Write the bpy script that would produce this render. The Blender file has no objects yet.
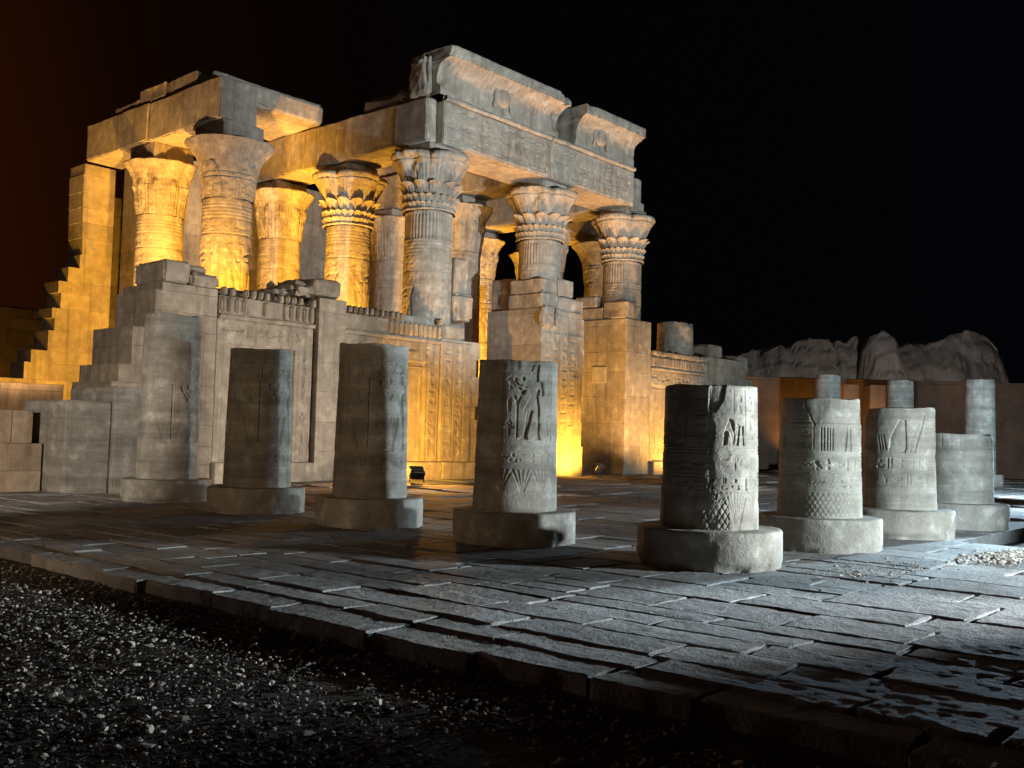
import bpy, math, random
import numpy as np
from mathutils import Matrix, Vector

C = bpy.context.scene
R = math.radians
# ------------------------------------------------------------------ camera
CAM = np.array([-26.453, -27.380, 1.6])
cam_d = bpy.data.cameras.new('camera')
cam_o = bpy.data.objects.new('camera', cam_d)
C.collection.objects.link(cam_o)
rt, up, fw = (0.65818, -0.75241, 0.02600), (-0.05634, -0.01478, 0.99830), (0.75075, 0.65853, 0.05212)
cam_o.matrix_world = Matrix(((rt[0], up[0], -fw[0], CAM[0]), (rt[1], up[1], -fw[1], CAM[1]), (rt[2], up[2], -fw[2], CAM[2]), (0, 0, 0, 1)))
cam_d.sensor_fit = 'HORIZONTAL'
cam_d.sensor_width = 36
cam_d.lens = 35.39
cam_d.clip_start = 0.1
cam_d.clip_end = 3000
C.camera = cam_o
C.render.resolution_x, C.render.resolution_y = 1024, 768
C.cycles.use_denoising = True
C.cycles.max_bounces = 5
C.cycles.diffuse_bounces = 3
C.cycles.sample_clamp_indirect = 6
C.view_settings.view_transform = 'Standard'
C.view_settings.look = 'None'
C.view_settings.exposure = 0
C.view_settings.gamma = 1

# ------------------------------------------------------------------ night sky
W = bpy.data.worlds.new('World')
C.world = W
W.use_nodes = True
wn, wl = W.node_tree.nodes, W.node_tree.links
for n in list(wn): wn.remove(n)
wo = wn.new('ShaderNodeOutputWorld'); bg = wn.new('ShaderNodeBackground')
tc = wn.new('ShaderNodeTexCoord'); dt = wn.new('ShaderNodeVectorMath'); dt.operation = 'DOT_PRODUCT'
dt.inputs[1].default_value = (0.658, -0.752, 0.14)         # town glow low to the west, darker blue to the east
rmp = wn.new('ShaderNodeValToRGB')
mp = wn.new('ShaderNodeMapRange'); mp.inputs[1].default_value = -0.5; mp.inputs[2].default_value = 0.5
e = rmp.color_ramp.elements
e[0].position = 0.0; e[0].color = (0.0225, 0.0048, 0.0007, 1)
e[1].position = 1.0; e[1].color = (0.0008, 0.0011, 0.0017, 1)
m_ = rmp.color_ramp.elements.new(0.40); m_.color = (0.0014, 0.0009, 0.0007, 1)
m_ = rmp.color_ramp.elements.new(0.2); m_.color = (0.0044, 0.0013, 0.0005, 1)
wl.new(tc.outputs['Generated'], dt.inputs[0]); wl.new(dt.outputs['Value'], mp.inputs[0]); wl.new(mp.outputs[0], rmp.inputs[0])
wl.new(rmp.outputs[0], bg.inputs[0]); bg.inputs[1].default_value = 1.0; wl.new(bg.outputs[0], wo.inputs[0])

# ------------------------------------------------------------------ flood lamps and added fill spots (no sun: it is night)
WARM, AMBER = (1.0, 0.535, 0.065), (1.0, 0.49, 0.07)
COOL, BLUE = (0.62, 0.80, 1.0), (0.58, 0.80, 1.0)
def spot(name, loc, target, watts, color, deg, blend=0.6, radius=0.08):
    d = bpy.data.lights.new(name, 'SPOT'); d.energy = watts; d.color = color
    d.spot_size = R(deg); d.spot_blend = blend; d.shadow_soft_size = radius
    o = bpy.data.objects.new(name, d); C.collection.objects.link(o); o.location = loc
    v = Vector(target) - Vector(loc); o.rotation_euler = v.to_track_quat('-Z', 'Y').to_euler()
    return o
spot('court_flood', (-10.9, -27.9, 1.45), (-12.3, -15.5, 0.9), 4900, (0.72, 0.89, 1.0), 112, 0.45, 0.22)
spot('court_flood', (-10.9, -27.9, 1.45), (-15.4, -20.2, 1.3), 4200, (0.84, 0.94, 1.0), 22, 0.7, 0.15)  # extra narrow spot at the same place, added to brighten the nearest column
spot('court_flood', (-10.9, -27.9, 1.45), (-5.2, -20.4, 1.0), 2200, (0.56, 0.80, 1.0), 26, 0.8, 0.15)  # another added spot there, lifts the columns at the right end
spot('facade_flood', (-4.0, -29.5, 1.7), (3.2, 0, 13.6), 46000, COOL, 40, 0.55, 0.10)
spot('side_flood', (9.5, -20.2, 0.7), (18.0, -11.0, 2.6), 9000, BLUE, 100, 0.8, 0.10)
spot('side_flood', (8.6, -20.6, 0.9), (-4.5, -19.9, 0.8), 15000, BLUE, 50, 0.8, 0.10)
spot('paving_fill', (1.5, -22.3, 2.3), (-10.4, -22.0, 0.0), 18000, (0.55, 0.81, 1.0), 15, 0.9, 0.05)  # added unseen spot, makes the bluish pool on the paving
spot('screen_fill', (-2.6, -12.4, 0.5), (-9.2, -1.0, 4.2), 4600, (0.96, 0.94, 0.92), 56, 0.7, 0.1)  # added spot with no fixture, brightens the left screen wall
spot('court_side_flood', (13.0, -16.5, 1.3), (-5.0, -8.5, 0.0), 5200, (0.90, 0.95, 1.0), 72, 0.8, 0.1)
spot('court_fill', (-2.0, -2.4, 1.3), (-14.5, -11.5, 0.0), 2200, (1.0, 0.42, 0.06), 100, 0.9, 0.2)  # added fill with no lamp of its own, reddens the court floor
# amber floods on the temple floor, aimed up at the columns
for loc, tgt, w, deg in [
        ((-8.9, 0.7, 0.5), (-6.2, 4.7, 5.4), 25000, 51),
        ((-8.9, 6.4, 0.4), (-7.6, 13.6, 4.5), 6500, 70),
        ((-8.4, 5.6, 0.4), (-6.2, 9.4, 5.6), 7000, 56),
        ((-3.4, 0.9, 0.5), (-0.6, 4.7, 5.9), 19000, 60),
        ((-3.0, 6.6, 0.4), (-0.8, 9.4, 7.0), 3400, 58),
        ((9.3, 6.6, 0.4), (12.6, 9.4, 7.0), 17000, 58),
        ((9.6, 2.4, 0.4), (12.4, 4.7, 8.0), 1200, 90),
        ((14.6, 2.4, 0.4), (16.8, 4.7, 9.0), 4200, 70),
        ((3.4, 6.0, 0.4), (3.0, 8.0, 12.0), 800, 120)]:
    spot('amber_flood', loc, tgt, w, WARM, deg, 0.7, 0.15)
spot('amber_flood', (-3.0, 1.2, 0.5), (-0.7, 0.0, 7.6), 5200, WARM, 46, 0.8, 0.15)
# floods standing in front of the screens and door piers
spot('amber_flood', (-4.25, -3.75, 0.42), (-1.2, -1.0, 2.2), 2900, WARM, 95, 0.8, 0.10)
spot('amber_flood', (7.25, -2.45, 0.36), (7.1, -1.1, 1.8), 1500, WARM, 140, 0.6, 0.10)
spot('amber_flood', (2.9, -2.35, 0.4), (2.9, -1.5, 15.0), 6500, (1.0, 0.56, 0.22), 46, 0.8, 0.12)
spot('amber_flood', (9.7, -2.35, 0.4), (9.5, -1.5, 15.0), 6000, (1.0, 0.56, 0.22), 46, 0.8, 0.12)
spot('amber_flood', (9.6, -3.4, 0.4), (12.6, -0.6, 4.8), 1700, (1.0, 0.60, 0.25), 90, 0.8, 0.12)
spot('amber_flood', (15.2, -3.2, 0.3), (14.2, -1.0, 2.5), 1700, WARM, 110, 0.8, 0.10)
spot('amber_flood', (30.4, -4.4, 0.4), (32.4, -3.2, 3.2), 900, AMBER, 110, 0.7, 0.10)
spot('amber_flood', (33.2, 0.4, 0.4), (35.6, 1.8, 3.5), 500, AMBER, 90, 0.7, 0.10)
spot('amber_flood', (-16.5, 3.0, 0.3), (-12.0, 7.8, 2.2), 320, WARM, 110, 0.8, 0.10)
spot('amber_flood', (-17.5, -6.0, 0.5), (-18.5, -2.9, 1.6), 60, AMBER, 110, 0.8, 0.10)
spot('ruin_fill', (47.0, -6.0, 0.5), (67.0, 8.0, 8.0), 12000, (0.95, 0.92, 0.90), 120, 0.8, 0.2)  # unseen spot added behind the boundary wall to brighten the mounds
spot('west_fill', (-27.0, -15.0, 3.0), (-15.6, -3.6, 2.2), 6000, (1.0, 0.93, 0.85), 35, 0.7, 0.2)  # added unseen fill for the leftmost column and the grey blocks
spot('west_fill', (-30.5, -17.0, 3.2), (-14.0, -9.0, 2.2), 1450, (1.0, 0.76, 0.50), 75, 0.9, 0.3)  # added wide fill in place of warm bounce on the court columns
spot('amber_flood', (-8.0, 20.0, 0.5), (-6.0, 25.6, 4.5), 350, AMBER, 110, 0.9, 0.2)  # added spot, keeps the rear wall from going black
spot('amber_flood', (-14.5, 3.5, 0.4), (-7.2, 8.6, 13.2), 8500, (1.0, 0.62, 0.30), 62, 0.8, 0.2)  # added spot, lifts the left beam side and the broken wall end
spot('gravel_fill', (-10.9, -27.9, 1.45), (-24.2, -18.2, -0.1), 9000, (0.78, 0.90, 1.0), 29, 0.8, 0.05)  # extra spot added at the court flood's place to rake the gravel
spot('gravel_side_fill', (-23.6, -4.5, 2.3), (-24.8, -16.5, -0.1), 700, (1.0, 0.90, 0.80), 50, 0.9, 0.06)  # added unseen fill along the gravel
spot('boundary_fill', (24.0, -24.0, 2.0), (44.0, -8.0, 2.5), 1500, (1.0, 0.84, 0.72), 110, 0.8, 0.2)  # added unseen fill toward the boundary wall

# ------------------------------------------------------------------ helpers: noise, meshes, naming
def _h(ix, iy, iz, s):
    n = (ix * 374761393 + iy * 668265263 + iz * 2147483647 + s * 1274126177) & 0xFFFFFFFF
    n = ((n ^ (n >> 13)) * 1274126177) & 0xFFFFFFFF
    n = ((n ^ (n >> 16)) * 2246822519) & 0xFFFFFFFF
    return ((n ^ (n >> 15)) & 0xFFFF) / 65535.0
def vnoise(P, f, s=0):
    Q = np.asarray(P, float) * f + 131.7
    I = np.floor(Q).astype(np.int64); F = Q - I; F = F * F * (3 - 2 * F)
    r = 0
    for dx in (0, 1):
        for dy in (0, 1):
            for dz in (0, 1):
                w = (F[:, 0] if dx else 1 - F[:, 0]) * (F[:, 1] if dy else 1 - F[:, 1]) * (F[:, 2] if dz else 1 - F[:, 2])
                r = r + w * _h(I[:, 0] + dx, I[:, 1] + dy, I[:, 2] + dz, s)
    return r * 2 - 1
def fbm(P, f, s=0, oct=3):
    r = 0; a = 1; t = 0
    for k in range(oct):
        r = r + a * vnoise(P, f * 2 ** k, s + k * 17); t += a; a *= 0.5
    return r / t

class MB:
    """collects geometry and links it as ONE mesh object"""
    def __init__(self): self.V = []; self.F = []; self.T = []; self.n = 0
    def add(self, V, F):
        V = np.asarray(V, float).reshape(-1, 3); F = np.asarray(F, np.int64)
        (self.F if F.shape[1] == 4 else self.T).append(F + self.n)
        self.V.append(V); self.n += len(V)
    def mesh(self, name, mat, smooth=True):
        V = np.concatenate(self.V)
        Q = np.concatenate(self.F) if self.F else np.zeros((0, 4), int)
        T = np.concatenate(self.T) if self.T else np.zeros((0, 3), int)
        me = bpy.data.meshes.new(name)
        me.vertices.add(len(V)); me.vertices.foreach_set('co', V.astype(np.float32).ravel())
        lp = np.concatenate([Q.ravel(), T.ravel()]).astype(np.int32)
        me.loops.add(len(lp)); me.loops.foreach_set('vertex_index', lp)
        st = np.concatenate([np.arange(len(Q)) * 4, len(Q) * 4 + np.arange(len(T)) * 3]).astype(np.int32)
        me.polygons.add(len(st)); me.polygons.foreach_set('loop_start', st)
        me.polygons.foreach_set('use_smooth', np.full(len(st), bool(smooth)))
        me.update(calc_edges=True); me.validate()
        me.materials.append(mat)
        return me
    def build(self, name, mat, parent=None, loc=(0, 0, 0), smooth=True):
        o = bpy.data.objects.new(name, self.mesh(name, mat, smooth)); C.collection.objects.link(o)
        o.location = loc
        if parent: o.parent = parent
        return o
def tag(o, label=None, cat=None, group=None, kind=None):
    if label: o['label'] = label
    if cat: o['category'] = cat; o['kind'] = 'thing'
    if group: o['group'] = group
    if kind: o['kind'] = kind
    return o
def thing(name, label, cat, loc=(0, 0, 0), rz=0, group=None):
    o = bpy.data.objects.new(name, None); C.collection.objects.link(o)
    o.location = loc; o.rotation_euler = (0, 0, rz)
    return tag(o, label, cat, group)
def inst(name, me, parent, loc=(0, 0, 0), rz=0):
    o = bpy.data.objects.new(name, me); C.collection.objects.link(o); o.parent = parent
    o.location = loc; o.rotation_euler = (0, 0, rz)
    return o

def quads(ny, nx, wrap=False):
    j = np.arange(nx if wrap else nx - 1); i = np.arange(ny - 1)
    I, J = np.meshgrid(i, j, indexing='ij'); K = (J + 1) % nx
    return np.stack([I * nx + J, I * nx + K, (I + 1) * nx + K, (I + 1) * nx + J], -1).reshape(-1, 4)
def rough_box(mb, lo, hi, cell=0.2, r=0.03, amp=0.012, chip=0.05, seed=0, f=1.6, big=0.0, faces='-x+x-y+y-z+z', top=None, wob=0.0):
    """a stone block: rounded, chipped edges and an uneven face"""
    lo = np.array(lo, float); hi = np.array(hi, float); sz = hi - lo
    r = min(r, sz.min() * 0.45)
    ax = 'xyz'
    for a in range(3):
        b, c = (a + 1) % 3, (a + 2) % 3
        def lin(k):
            n = max(2, int(round(sz[k] / cell)) + 1)
            core = np.linspace(lo[k] + r, hi[k] - r, n); s_ = min(0.015, 0.2 * (core[1] - core[0]))
            core = np.concatenate([core[:1], [core[0] + s_], core[1:-1], [core[-1] - s_], core[-1:]])     # holds the faces flat up to the worn edge
            return np.concatenate([[lo[k], lo[k] + r * 0.4], core, [hi[k] - r * 0.4, hi[k]]])
        for side in (0, 1):
            if ('-+'[side] + ax[a]) not in faces: continue
            B, Cc = np.meshgrid(lin(b), lin(c), indexing='ij')
            P = np.zeros(B.shape + (3,)); P[..., a] = (lo, hi)[side][a]; P[..., b] = B; P[..., c] = Cc
            ny, nx = B.shape; P = P.reshape(-1, 3)
            q = np.clip(P, lo + r, hi - r); d = P - q
            L = np.linalg.norm(d, axis=1, keepdims=True); d = d / L
            edge = np.clip(1.0 - np.abs(d).max(1), 0, 0.45) / 0.3
            ctr = (lo + hi) / 2
            nz = fbm(P, f, seed) * amp + fbm(P, f * 4, seed + 5, 2) * amp * 0.5
            ch = chip * np.clip(fbm(P, 1.3, seed + 9) + 0.12, 0, 1) * 2.2 * edge
            P = q + d * (r + nz - ch)[:, None]
            if big: P = P + np.stack([fbm(P, 0.7, seed + 21 + k) for k in range(3)], 1) * big
            if wob: P[:, 0] += fbm(P, 2.3, seed + 51) * wob; P[:, 1] += fbm(P, 2.3, seed + 52) * wob
            if top is not None:
                k = (P[:, 2] - lo[2]) / sz[2]; P[:, 2] += k * top(P)
            F = quads(ny, nx)
            if side == 0: F = F[:, ::-1]
            mb.add(P, F)
def lathe(mb, prof, n, disp=None, loc=(0, 0, 0), step=0.06):
    """revolve (r, z) points; disp(theta, r, z) -> radial offset"""
    pts = []
    for (r0, z0), (r1, z1) in zip(prof[:-1], prof[1:]):
        m = max(1, int(math.hypot(r1 - r0, z1 - z0) / step))
        for k in range(m): t = k / m; pts.append((r0 + (r1 - r0) * t, z0 + (z1 - z0) * t))
    pts.append(prof[-1]); pts = np.array(pts)
    th = np.linspace(0, 2 * math.pi, n, endpoint=False)
    Rr, T = np.meshgrid(pts[:, 0], th, indexing='ij'); Z = np.repeat(pts[:, 1:2], n, 1)
    dz = 0
    if disp is not None:
        o = disp(T.ravel(), Rr.ravel(), Z.ravel())
        if isinstance(o, tuple): o, dz = o; dz = dz.reshape(Rr.shape)
        Rr = Rr + o.reshape(Rr.shape)
    V = np.stack([Rr * np.cos(T) + loc[0], Rr * np.sin(T) + loc[1], Z + dz + loc[2]], -1).reshape(-1, 3)
    mb.add(V, quads(len(pts), n, True))
def tube(mb, pts, r, n=8):
    pts = [Vector(p) for p in pts]; rings = []
    for i, p in enumerate(pts):
        d = (pts[min(i + 1, len(pts) - 1)] - pts[max(i - 1, 0)]).normalized()
        a = d.orthogonal().normalized(); b = d.cross(a)
        rings.append([p + (a * math.cos(t) + b * math.sin(t)) * r for t in np.linspace(0, 2 * math.pi, n, endpoint=False)])
    mb.add(np.array([[v[:] for v in rg] for rg in rings]).reshape(-1, 3), quads(len(pts), n, True))

# ------------------------------------------------------------------ materials
def stone(name, col, dark, vary=0.18, grain=0.35, bump=0.25, scale=1.0, streak=0.35, rough=0.92, light=None, joints=0.0, spec=0.25, banded=0.0):
    m = bpy.data.materials.new(name); m.use_nodes = True
    N, L = m.node_tree.nodes, m.node_tree.links
    b = N['Principled BSDF']; b.inputs['Roughness'].default_value = rough
    b.inputs['Specular IOR Level'].default_value = spec
    tc = N.new('ShaderNodeTexCoord'); geo = N.new('ShaderNodeNewGeometry'); oi = N.new('ShaderNodeObjectInfo')
    off = N.new('ShaderNodeVectorMath'); off.operation = 'MULTIPLY_ADD'
    L.new(oi.outputs['Random'], off.inputs[0]); off.inputs[1].default_value = (13, 7, 0); L.new(tc.outputs['Object'], off.inputs[2])
    def noise(sc, det=4, rg=0.55, src=off.outputs[0]):
        n = N.new('ShaderNodeTexNoise'); n.inputs['Scale'].default_value = sc * scale
        n.inputs['Detail'].default_value = det; n.inputs['Roughness'].default_value = rg
        L.new(src, n.inputs['Vector']); return n
    def ramp(src, a, bb, ca=(0, 0, 0, 1), cb=(1, 1, 1, 1)):
        r = N.new('ShaderNodeValToRGB'); r.color_ramp.elements[0].position = a; r.color_ramp.elements[1].position = bb
        r.color_ramp.elements[0].color = ca; r.color_ramp.elements[1].color = cb; L.new(src, r.inputs[0]); return r
    def mix(fac, a, bb, mode='MIX'):
        x = N.new('ShaderNodeMix'); x.data_type = 'RGBA'; x.blend_type = mode
        if isinstance(fac, float): x.inputs[0].default_value = fac
        else: L.new(fac, x.inputs[0])
        for i, v in ((6, a), (7, bb)):
            if isinstance(v, tuple): x.inputs[i].default_value = v + (1,)
            else: L.new(v, x.inputs[i])
        return x.outputs[2]
    n1 = noise(0.55, 5); n2 = noise(3.1, 5, 0.6); n3 = noise(26, 3, 0.7)
    c = mix(ramp(n1.outputs[0], 0.36, 0.66).outputs[0], tuple(col), tuple(dark))
    if light: c = mix(ramp(n2.outputs[0], 0.55, 0.72).outputs[0], c, tuple(light))
    # per block tint
    hs = N.new('ShaderNodeHueSaturation'); mr = N.new('ShaderNodeMapRange')
    mr.inputs[3].default_value = 1 - vary; mr.inputs[4].default_value = 1 + vary
    L.new(geo.outputs['Random Per Island'], mr.inputs[0]); L.new(mr.outputs[0], hs.inputs['Value']); L.new(c, hs.inputs['Color']); c = hs.outputs[0]
    # fine mottling and run-off streaks (weathering)
    c = mix(ramp(n2.outputs[0], 0.3, 0.75).outputs[0], c, tuple(x * 1.12 for x in col), 'MIX') if False else c
    mm = ramp(n2.outputs[0], 0.28, 0.70, (0.72, 0.70, 0.68, 1), (1.12, 1.12, 1.12, 1)); c = mix(1.0, c, mm.outputs[0], 'MULTIPLY')
    gm = ramp(n3.outputs[0], 0.3, 0.7, (1 - grain * 0.5,) * 3 + (1,), (1 + grain * 0.3,) * 3 + (1,)); c = mix(1.0, c, gm.outputs[0], 'MULTIPLY')
    if streak:
        sv = N.new('ShaderNodeMapping'); sv.inputs['Scale'].default_value = (2.6, 2.6, 0.16); L.new(off.outputs[0], sv.inputs['Vector'])
        ns = noise(1.4, 4, 0.6, sv.outputs[0]); sr = ramp(ns.outputs[0], 0.50, 0.72, (1, 1, 1, 1), (1 - streak, 1 - streak * 1.05, 1 - streak * 1.1, 1)); c = mix(1.0, c, sr.outputs[0], 'MULTIPLY')
    if banded:   # natural bedding and salt lines run level round the stone
        bm = N.new('ShaderNodeMapping'); bm.inputs['Scale'].default_value = (0.35, 0.35, 4.2); L.new(off.outputs[0], bm.inputs['Vector'])
        nb = noise(1.0, 5, 0.65, bm.outputs[0]); br = ramp(nb.outputs[0], 0.34, 0.64, (1 - banded,) * 3 + (1,), (1.1, 1.1, 1.1, 1)); c = mix(1.0, c, br.outputs[0], 'MULTIPLY')
    if joints:   # drum joints every so often up a shaft
        sp = N.new('ShaderNodeSeparateXYZ'); L.new(tc.outputs['Object'], sp.inputs[0])
        nj = noise(1.2, 2); ad = N.new('ShaderNodeMath'); ad.operation = 'MULTIPLY_ADD'; ad.inputs[1].default_value = 0.06; L.new(nj.outputs[0], ad.inputs[0]); L.new(sp.outputs[2], ad.inputs[2])
        dv = N.new('ShaderNodeMath'); dv.operation = 'PINGPONG'; dv.inputs[1].default_value = joints; L.new(ad.outputs[0], dv.inputs[0])
        jr = ramp(dv.outputs[0], 0.0, 0.014, (0.62, 0.6, 0.57, 1), (1, 1, 1, 1)); c = mix(1.0, c, jr.outputs[0], 'MULTIPLY')
    L.new(c, b.inputs['Base Color'])
    n4 = noise(9, 6, 0.65); n5 = N.new('ShaderNodeTexVoronoi'); n5.inputs['Scale'].default_value = 38 * scale; L.new(off.outputs[0], n5.inputs['Vector'])
    ad = N.new('ShaderNodeMath'); ad.operation = 'ADD'; L.new(n4.outputs[0], ad.inputs[0])
    mu = N.new('ShaderNodeMath'); mu.operation = 'MULTIPLY'; mu.inputs[1].default_value = 0.18; L.new(n5.outputs['Distance'], mu.inputs[0]); L.new(mu.outputs[0], ad.inputs[1])
    bp = N.new('ShaderNodeBump'); bp.inputs['Strength'].default_value = bump; bp.inputs['Distance'].default_value = 0.05
    L.new(ad.outputs[0], bp.inputs['Height']); L.new(bp.outputs[0], b.inputs['Normal'])
    return m
def plain(name, col, rough=0.5, metal=0.0, emit=None, es=0):
    m = bpy.data.materials.new(name); m.use_nodes = True; b = m.node_tree.nodes['Principled BSDF']
    b.inputs['Base Color'].default_value = tuple(col) + (1,); b.inputs['Roughness'].default_value = rough; b.inputs['Metallic'].default_value = metal
    N, L = m.node_tree.nodes, m.node_tree.links
    n = N.new('ShaderNodeTexNoise'); n.inputs['Scale'].default_value = 30; r = N.new('ShaderNodeMapRange'); r.inputs[3].default_value = rough - 0.12; r.inputs[4].default_value = rough + 0.12
    L.new(n.outputs[0], r.inputs[0]); L.new(r.outputs[0], b.inputs['Roughness'])
    if emit: b.inputs['Emission Color'].default_value = tuple(emit) + (1,); b.inputs['Emission Strength'].default_value = es
    return m
M_TEMPLE = stone('temple_sandstone', (0.44, 0.35, 0.25), (0.33, 0.255, 0.18), vary=0.10, light=(0.47, 0.38, 0.275))
M_SHAFT = stone('temple_column_sandstone', (0.44, 0.35, 0.25), (0.35, 0.27, 0.19), vary=0.0, light=(0.47, 0.38, 0.275), joints=1.08, banded=0.15)
M_WALL = stone('wall_sandstone', (0.42, 0.33, 0.23), (0.32, 0.245, 0.17), vary=0.16)
M_COURT = stone('court_column_sandstone', (0.43, 0.39, 0.32), (0.34, 0.30, 0.245), vary=0.0, streak=0.25, light=(0.50, 0.46, 0.39), bump=0.3, banded=0.35)
M_PLINTH = stone('plinth_sandstone', (0.40, 0.36, 0.30), (0.31, 0.275, 0.225), vary=0.0, streak=0.15, light=(0.50, 0.45, 0.38), bump=0.4)
M_PAVE = stone('paving_stone', (0.34, 0.325, 0.305), (0.25, 0.235, 0.215), vary=0.22, streak=0.0, bump=0.65, rough=0.85, scale=1.6, spec=0.25)
M_GROUND = stone('dusty_ground', (0.20, 0.155, 0.11), (0.14, 0.105, 0.075), vary=0.0, streak=0.0, bump=0.5, scale=1.5)
M_CHIP = stone('pale_chips', (0.60, 0.52, 0.44), (0.42, 0.355, 0.29), vary=0.45, streak=0.0, bump=0.3, rough=0.9, scale=6)
M_PEBBLE = stone('pebbles', (0.115, 0.098, 0.085), (0.08, 0.066, 0.055), vary=0.5, streak=0.0, bump=0.3, rough=0.95, scale=6)
M_BED = stone('dark_gravel_sand', (0.085, 0.068, 0.053), (0.06, 0.047, 0.037), vary=0.0, streak=0.0, bump=0.4, scale=3)
M_MUD = stone('mud_brick', (0.21, 0.185, 0.165), (0.15, 0.13, 0.112), vary=0.0, streak=0.2, bump=0.5, scale=0.35)
M_BRICK = stone('plastered_wall', (0.29, 0.19, 0.13), (0.21, 0.135, 0.09), vary=0.05, streak=0.2, bump=0.1, scale=0.3)
M_PATCH = stone('repair_mortar', (0.56, 0.47, 0.34), (0.52, 0.43, 0.31), vary=0.0, streak=0.0, bump=0.1)
M_BLACK = plain('black_lamp_metal', (0.025, 0.025, 0.027), 0.45, 0.6)
M_GREY = plain('grey_lamp_metal', (0.22, 0.23, 0.24), 0.4, 0.7)
M_LENS = plain('lit_lamp_glass', (0.9, 0.8, 0.6), 0.2, 0, (1.0, 0.62, 0.15), 14)

# ------------------------------------------------------------------ carving: height maps in metres
def sd_poly(P, poly):
    poly = np.array(poly, float); d = np.full(len(P), 1e9); ins = np.zeros(len(P), bool)
    for a, b in zip(poly, np.roll(poly, -1, 0)):
        e = b - a; w = P - a; t = np.clip((w @ e) / max(e @ e, 1e-12), 0, 1)
        d = np.minimum(d, np.linalg.norm(w - t[:, None] * e, axis=1))
        c = ((a[1] > P[:, 1]) != (b[1] > P[:, 1]))
        x = a[0] + (P[:, 1] - a[1]) * (e[0] / (e[1] if abs(e[1]) > 1e-12 else 1e-12)); ins ^= c & (P[:, 0] < x)
    return np.where(ins, -d, d)
def sd_cap(P, a, b, ra, rb=None):
    a = np.array(a, float); b = np.array(b, float); rb = ra if rb is None else rb
    e = b - a; t = np.clip(((P - a) @ e) / max(e @ e, 1e-12), 0, 1)
    return np.linalg.norm(P - a - t[:, None] * e, axis=1) - (ra + (rb - ra) * t)
def sd_ell(P, c, rx, ry):
    q = (P - np.array(c)) / np.array([rx, ry]); return (np.linalg.norm(q, axis=1) - 1) * min(rx, ry)
def sd_shapes(P, shapes):
    d = np.full(len(P), 1e9)
    for s in shapes:
        d = np.minimum(d, sd_poly(P, s[1]) if s[0] == 'p' else sd_cap(P, *s[1:]) if s[0] == 'c' else sd_ell(P, *s[1:]))
    return d
# a striding figure, one unit tall, looking to -x
def figure(crown=0, arms=0):
    S = [('e', (-0.015, 0.835), 0.042, 0.048), ('p', [(-0.02, 0.85), (0.055, 0.87), (0.062, 0.76), (0.02, 0.755), (-0.0, 0.8)]),
         ('p', [(-0.03, 0.80), (0.025, 0.80), (0.03, 0.74), (-0.03, 0.74)]),
         ('p', [(-0.115, 0.755), (0.115, 0.755), (0.095, 0.68), (0.052, 0.555), (-0.05, 0.555), (-0.08, 0.68)]),
         ('p', [(-0.055, 0.56), (0.058, 0.56), (0.085, 0.40), (0.03, 0.385), (-0.145, 0.36), (-0.15, 0.385)]),
         ('p', [(-0.10, 0.40), (-0.01, 0.42), (-0.055, 0.22), (-0.105, 0.04), (-0.14, 0.04), (-0.125, 0.2)]),
         ('p', [(-0.215, 0.0), (-0.09, 0.0), (-0.098, 0.045), (-0.145, 0.05)]),
         ('p', [(0.01, 0.42), (0.082, 0.42), (0.088, 0.2), (0.085, 0.04), (0.05, 0.04), (0.04, 0.22)]),
         ('p', [(-0.03, 0.0), (0.1, 0.0), (0.092, 0.045), (0.045, 0.05)])]
    if crown == 0: S += [('p', [(-0.045, 0.868), (0.055, 0.875), (0.05, 0.93), (0.02, 1.0), (-0.01, 0.99), (-0.03, 0.92)])]
    elif crown == 1: S += [('p', [(-0.05, 0.87), (0.06, 0.87), (0.075, 1.0), (0.045, 1.0), (0.035, 0.92), (-0.045, 0.90)]), ('c', (-0.045, 0.9), (-0.02, 0.99), 0.008)]
    else: S += [('e', (0.0, 0.94), 0.045, 0.05), ('c', (-0.05, 0.89), (-0.075, 1.0), 0.01), ('c', (0.05, 0.89), (0.075, 1.0), 0.01)]
    if arms == 0: S += [('c', (-0.10, 0.735), (-0.165, 0.60), 0.028, 0.022), ('c', (-0.165, 0.60), (-0.25, 0.735), 0.022, 0.014),
                        ('c', (0.10, 0.735), (0.135, 0.60), 0.028, 0.022), ('c', (0.02, 0.62), (-0.20, 0.70), 0.02, 0.014),
                        ('e', (-0.265, 0.775), 0.022, 0.03), ('e', (-0.16, 0.80), 0.018, 0.028)]
    elif arms == 1: S += [('c', (-0.10, 0.735), (-0.14, 0.58), 0.028, 0.022), ('c', (-0.14, 0.58), (-0.23, 0.60), 0.022, 0.014), ('c', (-0.235, 0.05), (-0.235, 0.82), 0.009),
                          ('c', (0.10, 0.735), (0.125, 0.56), 0.028, 0.02), ('c', (0.125, 0.56), (0.115, 0.42), 0.02, 0.014)]
    else: S += [('c', (-0.10, 0.735), (-0.24, 0.70), 0.028, 0.018), ('c', (0.10, 0.735), (0.02, 0.60), 0.026, 0.02), ('c', (0.02, 0.6), (-0.18, 0.6), 0.02, 0.014)]
    return S
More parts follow.
